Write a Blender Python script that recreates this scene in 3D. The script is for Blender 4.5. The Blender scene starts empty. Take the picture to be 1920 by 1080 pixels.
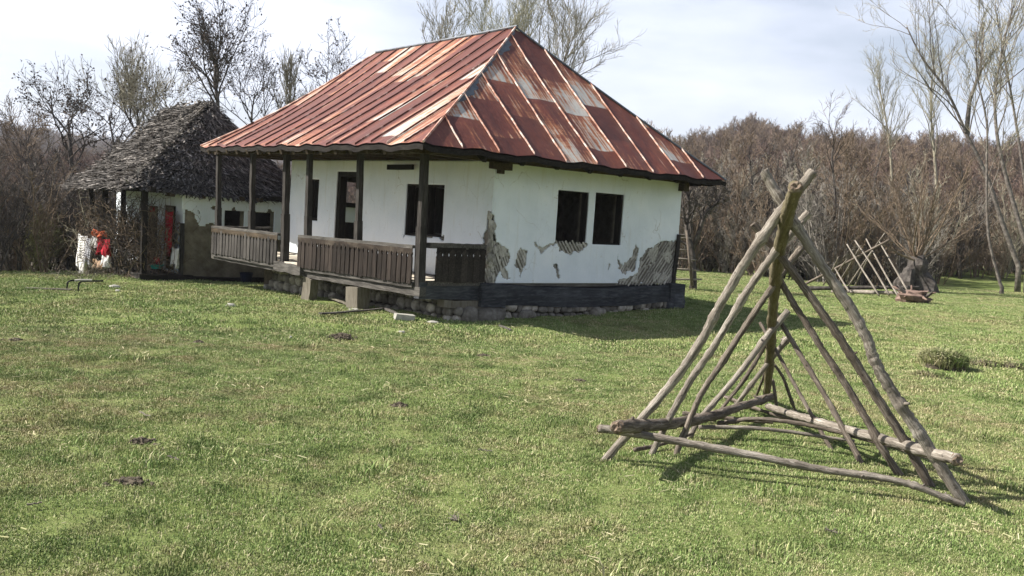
import bpy, math, random
import numpy as np
from mathutils import Vector, Matrix, noise
R = math.radians
S = bpy.context.scene
COL = S.collection
# ------------------------------------------------------------------ camera
FPX, CX, CY = 1764.0, 960.0, 540.0
def nrm(a): a = np.array(a, float); return a/np.linalg.norm(a)
v_ = nrm((-577-CX, 297-CY, FPX)); u_ = nrm((2987-CX, 531-CY, FPX)); u_ = nrm(u_-np.dot(u_, v_)*v_)
w_ = np.cross(u_, v_)
if w_[1] > 0: w_ = -w_
fw = np.array([0, 0, 1.0]); Yc = nrm(fw-(fw@w_)*w_); Xc = np.cross(Yc, w_)
if Xc[0] < 0: Xc = -Xc
M = np.array([Xc, Yc, w_])
EYE = np.array([0, 0, 1.7])
def ray(px, py): return M@np.array([(px-CX)/FPX, (py-CY)/FPX, 1.0])
def at(px, py, d): return EYE+ray(px, py)*d
def atz(px, py, z): r = ray(px, py); return EYE+r*(z-EYE[2])/r[2]
cam_d = bpy.data.cameras.new('camera'); cam = bpy.data.objects.new('camera', cam_d); COL.objects.link(cam)
cam_d.sensor_width = 36; cam_d.lens = FPX/1920*36; cam_d.clip_start = 0.1; cam_d.clip_end = 3000
rt = M@np.array([1, 0, 0]); up = M@np.array([0, -1, 0]); bk = -(M@fw)
cam.matrix_world = Matrix(((rt[0], up[0], bk[0], 0), (rt[1], up[1], bk[1], 0), (rt[2], up[2], bk[2], EYE[2]), (0, 0, 0, 1)))
S.camera = cam
# ------------------------------------------------------------------ light
udir = M@u_; vdir = M@v_
su, sv = 0.80, -0.72                      # shadow offset per metre of height, in house axes
sx, sy = su*udir[0]+sv*vdir[0], su*udir[1]+sv*vdir[1]
sun_d = bpy.data.lights.new('sun', 'SUN'); sun = bpy.data.objects.new('sun', sun_d); COL.objects.link(sun)
sun_d.energy = 5.0; sun_d.angle = R(0.55); sun_d.color = (1.0, 0.955, 0.88)
sun.rotation_euler = Vector((sx, sy, -1)).to_track_quat('-Z', 'Y').to_euler()
wd = bpy.data.worlds.new('World'); S.world = wd; wd.use_nodes = True
nt = wd.node_tree; nt.nodes.clear()
def N(nt, t, **k):
    n = nt.nodes.new(t)
    for a, b in k.items():
        if a.startswith('i_'): n.inputs[a[2:].replace('_', ' ')].default_value = b
        else: setattr(n, a, b)
    return n
sky = N(nt, 'ShaderNodeTexSky', sky_type='NISHITA', sun_disc=False)
sky.sun_elevation = math.atan(1/math.hypot(sx, sy)); sky.sun_rotation = math.atan2(-sx, -sy)
sky.air_density = 1.0; sky.dust_density = 1.5; sky.ozone_density = 1.2
tc = N(nt, 'ShaderNodeTexCoord'); mp = N(nt, 'ShaderNodeMapping'); mp.inputs['Scale'].default_value = (1.2, 1.2, 4.5)
mp.inputs['Location'].default_value = (3.1, 0.4, 0.55)
nz = N(nt, 'ShaderNodeTexNoise'); nz.inputs['Scale'].default_value = 1.9; nz.inputs['Detail'].default_value = 7; nz.inputs['Roughness'].default_value = 0.52
cr = N(nt, 'ShaderNodeValToRGB'); cr.color_ramp.elements[0].position = 0.34; cr.color_ramp.elements[1].position = 0.60
cr.color_ramp.elements[0].color = (0.40, 0.40, 0.40, 1)
cr.color_ramp.elements[1].color = (0.97, 0.97, 0.97, 1)
mx = N(nt, 'ShaderNodeMix', data_type='RGBA')
mx.inputs[7].default_value = (10.3, 10.9, 12.6, 1)
bg = N(nt, 'ShaderNodeBackground'); bg.inputs['Strength'].default_value = 0.047
out = N(nt, 'ShaderNodeOutputWorld')
L = nt.links.new
L(tc.outputs['Generated'], mp.inputs['Vector']); L(mp.outputs[0], nz.inputs['Vector']); L(nz.outputs['Fac'], cr.inputs[0])
sz = N(nt, 'ShaderNodeSeparateXYZ'); L(tc.outputs['Generated'], sz.inputs[0])
el = N(nt, 'ShaderNodeMapRange', interpolation_type='SMOOTHSTEP'); el.inputs[1].default_value = 0.30; el.inputs[2].default_value = 0.62; el.inputs[3].default_value = 1.0; el.inputs[4].default_value = 0.10
L(sz.outputs[2], el.inputs[0])
ml = N(nt, 'ShaderNodeMath', operation='MULTIPLY'); L(cr.outputs[0], ml.inputs[0]); L(el.outputs[0], ml.inputs[1])
L(ml.outputs[0], mx.inputs[0]); L(sky.outputs[0], mx.inputs[6]); L(mx.outputs[2], bg.inputs[0]); L(bg.outputs[0], out.inputs[0])
S.view_settings.view_transform = 'Standard'; S.view_settings.look = 'None'; S.view_settings.gamma = 1.0; S.view_settings.exposure = 1.16
S.cycles.max_bounces = 6; S.cycles.diffuse_bounces = 3; S.cycles.transparent_max_bounces = 6
# ------------------------------------------------------------------ helpers
def tag(o, label=None, cat=None, group=None, kind=None):
    if label: o['label'] = label
    if cat: o['category'] = cat
    if group: o['group'] = group
    if kind: o['kind'] = kind
    return o
def empty(name, loc, rz=0.0, **k):
    o = bpy.data.objects.new(name, None); COL.objects.link(o); o.location = loc; o.rotation_euler = (0, 0, rz)
    o.empty_display_size = 0.2
    return tag(o, **k)
class MB:
    def __init__(s): s.v = []; s.f = []; s.uv = []; s.c = []
    def face(s, idx, uv=None, c=None): s.f.append(idx); s.uv.append(uv); s.c.append(c)
    def quad(s, a, b, c, d, uv=None, col=None):
        i = len(s.v); s.v += [tuple(a), tuple(b), tuple(c), tuple(d)]; s.face((i, i+1, i+2, i+3), uv, col)
    def hexa(s, p, col=None):
        i = len(s.v); s.v += [tuple(q) for q in p]
        for q in ((0, 3, 2, 1), (4, 5, 6, 7), (0, 1, 5, 4), (1, 2, 6, 5), (2, 3, 7, 6), (3, 0, 4, 7)): s.face(tuple(i+k for k in q), None, col)
    def box(s, lo, hi, j=0.0, col=None, rnd=random):
        p = [(lo[0], lo[1], lo[2]), (hi[0], lo[1], lo[2]), (hi[0], hi[1], lo[2]), (lo[0], hi[1], lo[2]),
             (lo[0], lo[1], hi[2]), (hi[0], lo[1], hi[2]), (hi[0], hi[1], hi[2]), (lo[0], hi[1], hi[2])]
        if j: p = [tuple(c+rnd.uniform(-j, j) for c in q) for q in p]
        s.hexa(p, col)
    def beam(s, p0, p1, w, h, seg=1, j=0.0, upv=(0, 0, 1), rnd=random, col=None, taper=1.0):
        p0, p1 = Vector(p0), Vector(p1); d = (p1-p0).normalized(); sd = d.cross(Vector(upv))
        if sd.length < 1e-3: sd = d.cross(Vector((1, 0, 0)))
        sd.normalize(); u = sd.cross(d).normalized()
        base = len(s.v)
        for k in range(seg+1):
            t = k/seg; c = p0.lerp(p1, t)+sd*rnd.uniform(-j, j)+u*rnd.uniform(-j, j)
            ww = w*(1+(taper-1)*t)*(1+rnd.uniform(-j, j)*3)/2; hh = h*(1+(taper-1)*t)*(1+rnd.uniform(-j, j)*3)/2
            for a, b in ((-1, -1), (1, -1), (1, 1), (-1, 1)): s.v.append(tuple(c+sd*a*ww+u*b*hh))
        for k in range(seg):
            q = base+4*k
            for a in range(4):
                b = (a+1) % 4; s.face((q+a, q+b, q+4+b, q+4+a), None, col)
        s.face((base+3, base+2, base+1, base), None, col); q = base+4*seg; s.face((q, q+1, q+2, q+3), None, col)
    def tube(s, pts, rad, n=6, cap=True, col=None, lump=0.0, rnd=random, ls0=None):
        pts = [Vector(p) for p in pts]; base = len(s.v); m = len(pts); ls = None
        if ls0 is not None:
            ls = [ls0]
            for k in range(m-1): ls.append(ls[-1]+(pts[k+1]-pts[k]).length)
        ref = Vector((0, 0, 1)) if abs((pts[-1]-pts[0]).normalized().z) < 0.9 else Vector((1, 0, 0))
        for k, p in enumerate(pts):
            d = (pts[min(k+1, m-1)]-pts[max(k-1, 0)]).normalized()
            a = d.cross(ref).normalized(); b = d.cross(a)
            r = rad[k] if hasattr(rad, '__len__') else rad
            for q in range(n):
                t = 2*math.pi*q/n; rr = r*(1+(rnd.uniform(-lump, lump) if lump else 0))
                s.v.append(tuple(p+a*math.cos(t)*rr+b*math.sin(t)*rr))
        for k in range(m-1):
            for q in range(n):
                q2 = (q+1) % n; uvq = None if ls is None else [(ls[k], q/n), (ls[k], (q+1)/n), (ls[k+1], (q+1)/n), (ls[k+1], q/n)]
                s.face((base+k*n+q, base+k*n+q2, base+(k+1)*n+q2, base+(k+1)*n+q), uvq, col)
        if cap:
            s.face(tuple(base+q for q in reversed(range(n))), None, col); s.face(tuple(base+(m-1)*n+q for q in range(n)), None, col)
    def build(s, name, mat, parent=None, loc=None, smooth=False, link=True):
        me = bpy.data.meshes.new(name); me.from_pydata(s.v, [], s.f)
        if any(u is not None for u in s.uv):
            l = me.uv_layers.new(name='UVMap'); flat = []
            for f, u in zip(s.f, s.uv):
                for k in range(len(f)): flat += list(u[k]) if u is not None else [0, 0]
            l.data.foreach_set('uv', flat)
        if any(c is not None for c in s.c):
            at_ = me.attributes.new('tone', 'FLOAT', 'FACE'); at_.data.foreach_set('value', [0.5 if c is None else c for c in s.c])
        me.materials.append(mat)
        if smooth: me.polygons.foreach_set('use_smooth', [True]*len(me.polygons))
        me.update()
        o = bpy.data.objects.new(name, me)
        if link: COL.objects.link(o)
        if parent: o.parent = parent
        if loc is not None: o.location = loc
        return o
# ------------------------------------------------------------------ materials
def mat(name, rough=0.85, spec=0.3):
    m = bpy.data.materials.new(name); m.use_nodes = True; t = m.node_tree; b = t.nodes['Principled BSDF']
    b.inputs['Roughness'].default_value = rough; b.inputs['Specular IOR Level'].default_value = spec
    return m, t, b
def coords(t, scale=(1, 1, 1), kind='Object'):
    if kind == 'World': s = N(t, 'ShaderNodeNewGeometry').outputs['Position']
    else: s = N(t, 'ShaderNodeTexCoord').outputs[kind]
    mp = N(t, 'ShaderNodeMapping'); mp.inputs['Scale'].default_value = scale; t.links.new(s, mp.inputs['Vector']); return mp.outputs[0]
def noise_(t, vec, sc, det=6, ro=0.6, dist=0.0):
    n = N(t, 'ShaderNodeTexNoise'); n.inputs['Scale'].default_value = sc; n.inputs['Detail'].default_value = det
    n.inputs['Roughness'].default_value = ro; n.inputs['Distortion'].default_value = dist
    t.links.new(vec, n.inputs['Vector']); return n.outputs['Fac']
def ramp(t, fac, stops):
    r = N(t, 'ShaderNodeValToRGB'); e = r.color_ramp.elements
    while len(e) < len(stops): e.new(0.5)
    for k, (p, c) in enumerate(stops):
        e[k].position = p; c = c if hasattr(c, '__len__') else (c, c, c); e[k].color = (c[0], c[1], c[2], 1)
    t.links.new(fac, r.inputs[0]); return r.outputs[0]
def mix(t, fac, a, b, mode='MIX'):
    m = N(t, 'ShaderNodeMix', data_type='RGBA', blend_type=mode)
    for i, x in ((0, fac), (6, a), (7, b)):
        if isinstance(x, bpy.types.NodeSocket): t.links.new(x, m.inputs[i])
        elif i == 0: m.inputs[0].default_value = x
        else: m.inputs[i].default_value = (x[0], x[1], x[2], 1)
    return m.outputs[2]
def mth(t, op, a, b=0.0, clamp=False):
    m = N(t, 'ShaderNodeMath', operation=op, use_clamp=clamp)
    for i, x in ((0, a), (1, b)):
        if isinstance(x, bpy.types.NodeSocket): t.links.new(x, m.inputs[i])
        else: m.inputs[i].default_value = x
    return m.outputs[0]
def bump(t, b, h, st=0.5, d=0.01):
    n = N(t, 'ShaderNodeBump'); n.inputs['Strength'].default_value = st; n.inputs['Distance'].default_value = d
    t.links.new(h, n.inputs['Height']); t.links.new(n.outputs[0], b.inputs['Normal'])
def base(t, b, c): t.links.new(c, b.inputs['Base Color'])
def attr(t, name): return N(t, 'ShaderNodeAttribute', attribute_name=name).outputs['Fac']
def wood(name, dark, mid, light, grain=(3, 3, 40), bs=0.5):
    m, t, b = mat(name, 0.9, 0.15)
    g = noise_(t, coords(t, grain), 1.6, 8, 0.65, 0.6); big = noise_(t, coords(t), 1.7, 4, 0.6)
    c = ramp(t, g, [(0.28, dark), (0.5, mid), (0.72, light)])
    c = mix(t, mth(t, 'MULTIPLY', big, 0.45), c, ramp(t, big, [(0.35, dark), (0.75, light)]))
    tn = attr(t, 'tone'); c = mix(t, 1.0, c, ramp(t, tn, [(0, 0.55), (0.5, 1.0), (1, 1.6)]), 'MULTIPLY')
    base(t, b, c); bump(t, b, g, bs, 0.008); return m
GZ = (22, 22, 2.2); GU = (2.2, 22, 22); GV = (22, 2.2, 22)
M_postw = wood('weathered_post_wood', (0.02, 0.017, 0.015), (0.055, 0.049, 0.044), (0.17, 0.155, 0.14), GZ)
M_railw = wood('grey_rail_wood', (0.035, 0.03, 0.026), (0.13, 0.12, 0.108), (0.31, 0.285, 0.255), GV)
M_balw = wood('brown_baluster_wood', (0.008, 0.006, 0.005), (0.022, 0.017, 0.014), (0.05, 0.039, 0.032), GZ)
M_balg = wood('grey_baluster_wood', (0.014, 0.012, 0.011), (0.045, 0.041, 0.037), (0.095, 0.086, 0.078), GZ)
M_darkw = wood('dark_old_wood', (0.008, 0.007, 0.006), (0.025, 0.02, 0.017), (0.07, 0.06, 0.05), GV)
M_sill = wood('tarred_sill_wood', (0.02, 0.021, 0.025), (0.07, 0.075, 0.084), (0.21, 0.215, 0.225), (2.5, 14, 14), 1.0)
M_under = wood('underside_wood', (0.03, 0.022, 0.015), (0.10, 0.075, 0.05), (0.2, 0.15, 0.1), GV)
M_frame = wood('window_frame_wood', (0.012, 0.01, 0.009), (0.03, 0.026, 0.023), (0.09, 0.08, 0.07), GZ)
M_lath = wood('lath_wood', (0.13, 0.12, 0.10), (0.34, 0.32, 0.28), (0.54, 0.51, 0.46), (14, 14, 6))
M_trim = wood('peeling_trim_wood', (0.015, 0.01, 0.008), (0.045, 0.032, 0.024), (0.22, 0.18, 0.14), (3, 1.2, 3), .5)
M_support = wood('support_wood', (0.1, 0.085, 0.06), (0.26, 0.23, 0.18), (0.42, 0.38, 0.31), GZ)
def polemat(name, dark, mid, light, moss=None):
    m, t, b = mat(name, 0.88, 0.2)
    uv = N(t, 'ShaderNodeTexCoord').outputs['UV']
    def un(a, b_, det=8, ro=.7, dist=0.0):
        mp = N(t, 'ShaderNodeMapping'); mp.inputs['Scale'].default_value = (a, b_, 1); t.links.new(uv, mp.inputs['Vector']); return noise_(t, mp.outputs[0], 1.0, det, ro, dist)
    grain = un(6, 16, 8, .7, .8); big = un(2.2, 2.0, 5); blot = un(14, 5, 6, .65)
    c = ramp(t, mth(t, 'ADD', mth(t, 'MULTIPLY', grain, .6), mth(t, 'MULTIPLY', big, .4)), [(.33, dark), (.5, mid), (.64, light)])
    c = mix(t, ramp(t, blot, [(.60, 0), (.67, .75)]), c, tuple(q*.45 for q in dark)) ; c = mix(t, ramp(t, blot, [(.33, .6), (.40, 0)]), c, light)
    if moss: c = mix(t, ramp(t, big, [(.40, 0), (.60, .6)]), c, moss)
    base(t, b, c); bump(t, b, mth(t, 'ADD', grain, mth(t, 'MULTIPLY', blot, .7)), 0.9, 0.012); return m
M_pole = polemat('grey_peeled_pole', (0.055, 0.045, 0.036), (0.195, 0.168, 0.138), (0.44, 0.40, 0.345))
M_poley = polemat('mossy_pole', (0.045, 0.036, 0.024), (0.15, 0.122, 0.078), (0.33, 0.285, 0.20), (0.12, 0.108, 0.055))
M_poled = polemat('brown_pole', (0.032, 0.025, 0.019), (0.115, 0.093, 0.073), (0.30, 0.26, 0.215))
M_cut = wood('sawn_end_wood', (0.08, 0.05, 0.03), (0.3, 0.22, 0.16), (0.5, 0.42, 0.34), (30, 30, 30))
def plaster():
    m, t, b = mat('limewash_plaster', 0.92, 0.15)
    o = coords(t); a = noise_(t, o, 1.1, 7, 0.62); f = noise_(t, o, 9, 8, 0.7); st = noise_(t, coords(t, (9, 9, 0.9)), 1.0, 6, 0.6)
    c = ramp(t, a, [(0.3, (0.64, 0.69, 0.725)), (0.5, (0.72, 0.765, 0.80)), (0.7, (0.79, 0.82, 0.84))])
    c = mix(t, ramp(t, st, [(0.56, 0.0), (0.78, 0.35)]), c, (0.48, 0.45, 0.35))
    c = mix(t, ramp(t, f, [(0.61, 0.0), (0.72, 0.6)]), c, (0.45, 0.41, 0.33))
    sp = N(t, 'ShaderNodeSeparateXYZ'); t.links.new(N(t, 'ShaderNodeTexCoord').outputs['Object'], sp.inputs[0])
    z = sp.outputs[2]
    top_bounce = mth(t, 'MULTIPLY', mth(t, 'SUBTRACT', z, 1.75), 1.6, True)
    c = mix(t, mth(t, 'MULTIPLY', top_bounce, mth(t, 'ADD', st, 0.25)), c, (0.56, 0.53, 0.38))  # cream at wall top paints in bounced light, broken up by stain streaks
    vo = N(t, 'ShaderNodeTexVoronoi', feature='DISTANCE_TO_EDGE'); vo.inputs['Scale'].default_value = 1.15
    dv = N(t, 'ShaderNodeVectorMath', operation='MULTIPLY_ADD'); nn = N(t, 'ShaderNodeTexNoise'); nn.inputs['Scale'].default_value = 2.5; nn.inputs['Detail'].default_value = 6
    t.links.new(o, nn.inputs['Vector']); t.links.new(nn.outputs['Color'], dv.inputs[0]); dv.inputs[1].default_value = (0.5, 0.5, 0.5); t.links.new(o, dv.inputs[2]); t.links.new(dv.outputs[0], vo.inputs['Vector'])
    ck = ramp(t, vo.outputs['Distance'], [(0.0, 1.0), (0.006, 0.0)])
    ck = mix(t, 1.0, ck, ramp(t, noise_(t, o, 1.4, 3, 0.5), [(0.5, 0.0), (0.6, 0.75)]), 'MULTIPLY')
    c = mix(t, ck, c, (0.33, 0.30, 0.25))
    base(t, b, c); bump(t, b, mth(t, 'ADD', mth(t, 'MULTIPLY', a, 3.0), f), 0.35, 0.012); return m
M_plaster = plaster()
def simple(name, stops, sc=6, rough=0.9, bs=0.4, bd=0.01, det=7, scale=(1, 1, 1), kind='Object', spec=0.2, tone=False):
    m, t, b = mat(name, rough, spec); f = noise_(t, coords(t, scale, kind), sc, det, 0.65)
    c = ramp(t, f, stops)
    if tone: c = mix(t, 1.0, c, ramp(t, attr(t, 'tone'), [(0, 0.3), (0.5, 1.0), (1, 2.4)]), 'MULTIPLY')
    base(t, b, c); bump(t, b, f, bs, bd); return m
M_mud = simple('mud_daub', [(0.3, (0.10, 0.085, 0.065)), (0.7, (0.26, 0.235, 0.19))], 7)
M_daub = simple('pale_daub', [(0.25, (0.22, 0.205, 0.17)), (0.5, (0.40, 0.38, 0.33)), (0.75, (0.54, 0.52, 0.47))], 11, bs=.8, bd=.02)
M_mudbrown = simple('brown_mud_daub', [(0.3, (0.10, 0.085, 0.055)), (0.55, (0.19, 0.165, 0.12)), (0.75, (0.27, 0.24, 0.18))], 4, bd=0.02)
M_inside = simple('grey_interior_plaster', [(0.3, (0.2, 0.19, 0.18)), (0.7, (0.42, 0.4, 0.37))], 2)  # mottled warm grey for partition, room floor and ceiling
M_stone = simple('field_stone', [(0.25, (0.07, 0.062, 0.05)), (0.5, (0.17, 0.155, 0.13)), (0.75, (0.30, 0.28, 0.245))], 9, bd=0.02, tone=True)
M_pale_stone = simple('pale_stone', [(0.3, (0.22, 0.21, 0.18)), (0.7, (0.42, 0.405, 0.37))], 9)
M_earth = simple('bare_earth', [(0.3, (0.035, 0.028, 0.02)), (0.7, (0.12, 0.098, 0.07))], 9, bs=0.8, bd=0.03)
M_floor = simple('porch_floor_clay', [(0.3, (0.33, 0.27, 0.19)), (0.6, (0.55, 0.5, 0.42))], 4)
def roofmat():
    m, t, b = mat('rusted_sheet_roof', 0.6, 0.35)
    uv = N(t, 'ShaderNodeTexCoord').outputs['UV']; sp = N(t, 'ShaderNodeSeparateXYZ'); t.links.new(uv, sp.inputs[0])
    U, V = sp.outputs[0], sp.outputs[1]
    cell = mth(t, 'FLOOR', U); wn0 = N(t, 'ShaderNodeTexWhiteNoise', noise_dimensions='1D'); t.links.new(cell, wn0.inputs['W'])
    vv = mth(t, 'ADD', mth(t, 'MULTIPLY', V, 1.15), mth(t, 'MULTIPLY', wn0.outputs['Value'], 1.0)); vc = mth(t, 'FLOOR', vv)
    cb = N(t, 'ShaderNodeCombineXYZ'); t.links.new(cell, cb.inputs[0]); t.links.new(vc, cb.inputs[1])
    wn = N(t, 'ShaderNodeTexWhiteNoise', noise_dimensions='3D'); t.links.new(cb.outputs[0], wn.inputs['Vector']); pr = wn.outputs['Value']
    fr = mth(t, 'FRACT', vv)
    # streaks run down the slope
    def uvn(su_, sv_, sc, det=6, ro=0.65):
        mp = N(t, 'ShaderNodeMapping'); mp.inputs['Scale'].default_value = (su_, sv_, 1); t.links.new(uv, mp.inputs['Vector']); return noise_(t, mp.outputs[0], sc, det, ro)
    streak = uvn(14, 1.3, 1.0); big = uvn(0.8, 0.55, 1.3, 3, 0.5); fine = uvn(9, 7, 1.5, 8, 0.7); hz_ = uvn(0.7, 16, 1.0, 5)
    rust = ramp(t, mth(t, 'ADD', mth(t, 'MULTIPLY', fine, 0.45), mth(t, 'MULTIPLY', big, 0.55)), [(0.30, (0.068, 0.022, 0.018)), (0.46, (0.125, 0.040, 0.029)), (0.58, (0.185, 0.058, 0.037)), (0.71, (0.33, 0.115, 0.05))])
    rust = mix(t, 1.0, rust, ramp(t, pr, [(0, 0.72), (1, 1.2)]), 'MULTIPLY')
    # zinc amount: some panels, big noise, streaks
    isf = ramp(t, mth(t, 'MULTIPLY', U, 0.03), [(0.9, 0.035), (0.95, -0.04)])
    za = mth(t, 'ADD', mth(t, 'ADD', mth(t, 'MULTIPLY', pr, 0.42), isf), mth(t, 'MULTIPLY', big, 0.75))
    za = mth(t, 'ADD', za, mth(t, 'MULTIPLY', mth(t, 'SUBTRACT', streak, 0.5), 1.0))
    za = mth(t, 'ADD', za, mth(t, 'MULTIPLY', mth(t, 'SUBTRACT', fr, 0.5), -0.16))
    za = mth(t, 'ADD', za, mth(t, 'MULTIPLY', mth(t, 'SUBTRACT', hz_, 0.5), 0.22))
    orange = ramp(t, za, [(0.65, 0.0), (0.77, 1.0)]); zinc = ramp(t, za, [(0.74, 0.0), (0.84, 1.0)])
    c = mix(t, orange, rust, mix(t, fine, (0.34, 0.11, 0.035), (0.52, 0.27, 0.14)))
    c = mix(t, zinc, c, mix(t, fine, (0.34, 0.335, 0.31), (0.52, 0.50, 0.455)))
    lap = ramp(t, fr, [(0.0, 0.55), (0.02, 1.0)]); c = mix(t, 1.0, c, lap, 'MULTIPLY')
    base(t, b, c)
    t.links.new(ramp(t, zinc, [(0, 0.50), (1, 0.36)]), b.inputs['Roughness'])
    hh = mth(t, 'ADD', mth(t, 'MULTIPLY', uvn(1.2, 1.0, 1.5, 3, 0.5), 4.0), mth(t, 'ADD', fine, mth(t, 'MULTIPLY', fr, 0.6)))
    bump(t, b, hh, 0.35, 0.02); return m
M_roof = roofmat()
M_seam = simple('roof_seam_metal', [(0.35, (0.22, 0.085, 0.055)), (0.5, (0.42, 0.24, 0.18)), (0.6, (0.62, 0.53, 0.47))], 5, 0.5, scale=(1, 1, 1))
M_seam_shade = simple('shaded_roof_seam_metal', [(0.35, (0.05, 0.025, 0.02)), (0.55, (0.12, 0.05, 0.035)), (0.66, (0.5, 0.4, 0.35))], 4, 0.5)  # front-slope copy of the seam metal, darkened to paint in seam shadow lines
M_flash = simple('zinc_flashing', [(0.3, (0.05, 0.055, 0.065)), (0.55, (0.14, 0.155, 0.175)), (0.7, (0.08, 0.045, 0.035))], 4, 0.5, bd=0.02)
M_thatch = simple('old_shingle_thatch', [(0.25, (0.03, 0.026, 0.023)), (0.5, (0.12, 0.108, 0.097)), (0.75, (0.29, 0.27, 0.25))], 8, tone=True, scale=(1, 1, 1))
def cloth(name, c, d): return simple(name, [(0.3, d), (0.7, c)], 8, 0.9, bd=0.01)
M_red = cloth('red_cloth', (0.42, 0.015, 0.03), (0.2, 0.008, 0.015)); M_white = cloth('white_cloth', (0.78, 0.76, 0.74), (0.5, 0.48, 0.46))
M_orange = cloth('orange_cloth', (0.5, 0.13, 0.06), (0.35, 0.08, 0.035)); M_teal = cloth('teal_plastic', (0.03, 0.33, 0.28), (0.02, 0.22, 0.2))
M_grey = cloth('grey_cloth', (0.4, 0.4, 0.42), (0.2, 0.2, 0.22)); M_blue = cloth('navy_plastic', (0.012, 0.016, 0.035), (0.008, 0.01, 0.02))
M_tan = cloth('tan_cloth', (0.5, 0.36, 0.24), (0.33, 0.22, 0.15)); M_iron = cloth('black_iron', (0.03, 0.03, 0.03), (0.015, 0.015, 0.015))
def bark(name, a, b_, c): return simple(name, [(0.3, a), (0.5, b_), (0.72, c)], 6, 0.9, bs=0.7, bd=0.02, kind='Object')
M_bdark = bark('dark_bark', (0.025, 0.021, 0.018), (0.065, 0.056, 0.05), (0.13, 0.115, 0.10))
M_bgrey = bark('grey_bark', (0.09, 0.08, 0.07), (0.2, 0.18, 0.155), (0.34, 0.31, 0.27))
M_balder = bark('alder_bark', (0.05, 0.042, 0.036), (0.13, 0.112, 0.097), (0.24, 0.215, 0.19))
M_bpale = bark('pale_twig_bark', (0.18, 0.16, 0.11), (0.27, 0.245, 0.18), (0.36, 0.33, 0.26))
M_byel = bark('willow_twig_bark', (0.2, 0.19, 0.13), (0.3, 0.285, 0.2), (0.4, 0.38, 0.29))
M_bbrown = bark('brown_twig_bark', (0.075, 0.053, 0.038), (0.16, 0.118, 0.083), (0.29, 0.225, 0.165))
M_bred = bark('reddish_twig_bark', (0.085, 0.056, 0.045), (0.15, 0.102, 0.082), (0.24, 0.17, 0.135))
M_bolive = bark('olive_twig_bark', (0.12, 0.12, 0.05), (0.2, 0.2, 0.09), (0.3, 0.29, 0.14))
M_pods = bark('seed_pod', (0.035, 0.025, 0.02), (0.07, 0.052, 0.042), (0.13, 0.1, 0.08))
# ------------------------------------------------------------------ ground
CP = np.array([(0, 3, 0), (-3, 4, 0), (3, 4, 0), (0.7, 6.5, 0), (3, 6.2, 0), (2.7, 9.4, 0), (-4, 8, -.02), (7, 8, 0), (0, 9, 0),
 (-.9, 15.6, -.2), (1.2, 17.0, -.17), (3.5, 19.0, -.10), (4.8, 17.2, -.16), (-3.3, 17.9, -.26), (-5.2, 21.3, -.38), (-2.1, 11.8, -.06), (-4.3, 14.3, -.12), (-8, 16, -.35), (-9, 22.7, -.46),
 (-11, 22.5, -.62), (-12.7, 25.9, -1.0), (-6, 25, -.62), (-20, 38, -4.5), (-12, 38, -4), (-4, 42, -2.5), (-16, 24, -1.3), (6.1, 13, 0), (5, 24, -.08), (10.9, 25.5, -.05), (12.2, 29, -.1), (18, 34.7, -.1), (8, 35, -.15),
 (4, 30, -.1), (20, 20, 0), (25, 34, -.1), (1, 34, -.4), (22, 42, -.6), (14, 41, -.6), (24, 60, 0.3), (10, 60, 0), (40, 50, 0)], float)
def sstep(a, b, x): t = np.clip((x-a)/(b-a), 0, 1); return t*t*(3-2*t)
def hz_far(x, y):
    r = np.hypot(x, y); az = np.degrees(np.arctan2(x, y))
    A = np.interp(az, [-60, -32, -22, -17, -12, -5, 5, 9, 11.5, 13.7, 16, 18, 21, 26, 34, 60], [6, 3, 0, -4, -2, 4, 12, 15.5, 18, 22, 20, 17.5, 18.5, 17.5, 20, 23])
    h = A*sstep(80, 290, r)
    h = h+sstep(300, 680, r)*np.interp(az, [-60, -25, -20, -15, -8, 20], [20, 17, 17, 16, 12, 0])
    return h
def H_(x, y):
    x = np.asarray(x, float); y = np.asarray(y, float)
    d2 = (x[..., None]-CP[:, 0])**2+(y[..., None]-CP[:, 1])**2+0.8
    w = 1/d2**1.7; z = (w*CP[:, 2]).sum(-1)/w.sum(-1)
    r = np.hypot(x, y); k = sstep(45, 80, r)
    return z*(1-k)+(z*0.3)*k+hz_far(x, y)
def bumpz(x, y):
    return 0.035*noise.noise((x*0.9, y*0.9, 0.3))+0.02*noise.noise((x*2.7, y*2.7, 1.3))+0.008*noise.noise((x*8, y*8, 2.3))
def gz(x, y):
    r = math.hypot(x, y); return float(H_(x, y))+bumpz(x, y)*(1 if r < 60 else 0)
xs = np.unique(np.concatenate([-np.geomspace(24, 900, 40)[::-1], np.arange(-24, 30, 0.24), np.geomspace(30, 900, 40)]))
ys = np.unique(np.concatenate([-np.geomspace(1, 50, 12)[::-1], np.arange(0, 45, 0.24), np.geomspace(45, 980, 66)]))
X_, Y_ = np.meshgrid(xs, ys); Z_ = H_(X_, Y_)
nx, ny = len(xs), len(ys)
V = [(float(X_[j, i]), float(Y_[j, i]), float(Z_[j, i])+(bumpz(X_[j, i], Y_[j, i]) if math.hypot(X_[j, i], Y_[j, i]) < 60 else 0)) for j in range(ny) for i in range(nx)]
F = [(j*nx+i, j*nx+i+1, (j+1)*nx+i+1, (j+1)*nx+i) for j in range(ny-1) for i in range(nx-1)]
me = bpy.data.meshes.new('ground'); me.from_pydata(V, [], F); me.polygons.foreach_set('use_smooth', [True]*len(F)); me.update()
ground = bpy.data.objects.new('ground', me); COL.objects.link(ground); tag(ground, kind='structure')
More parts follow.
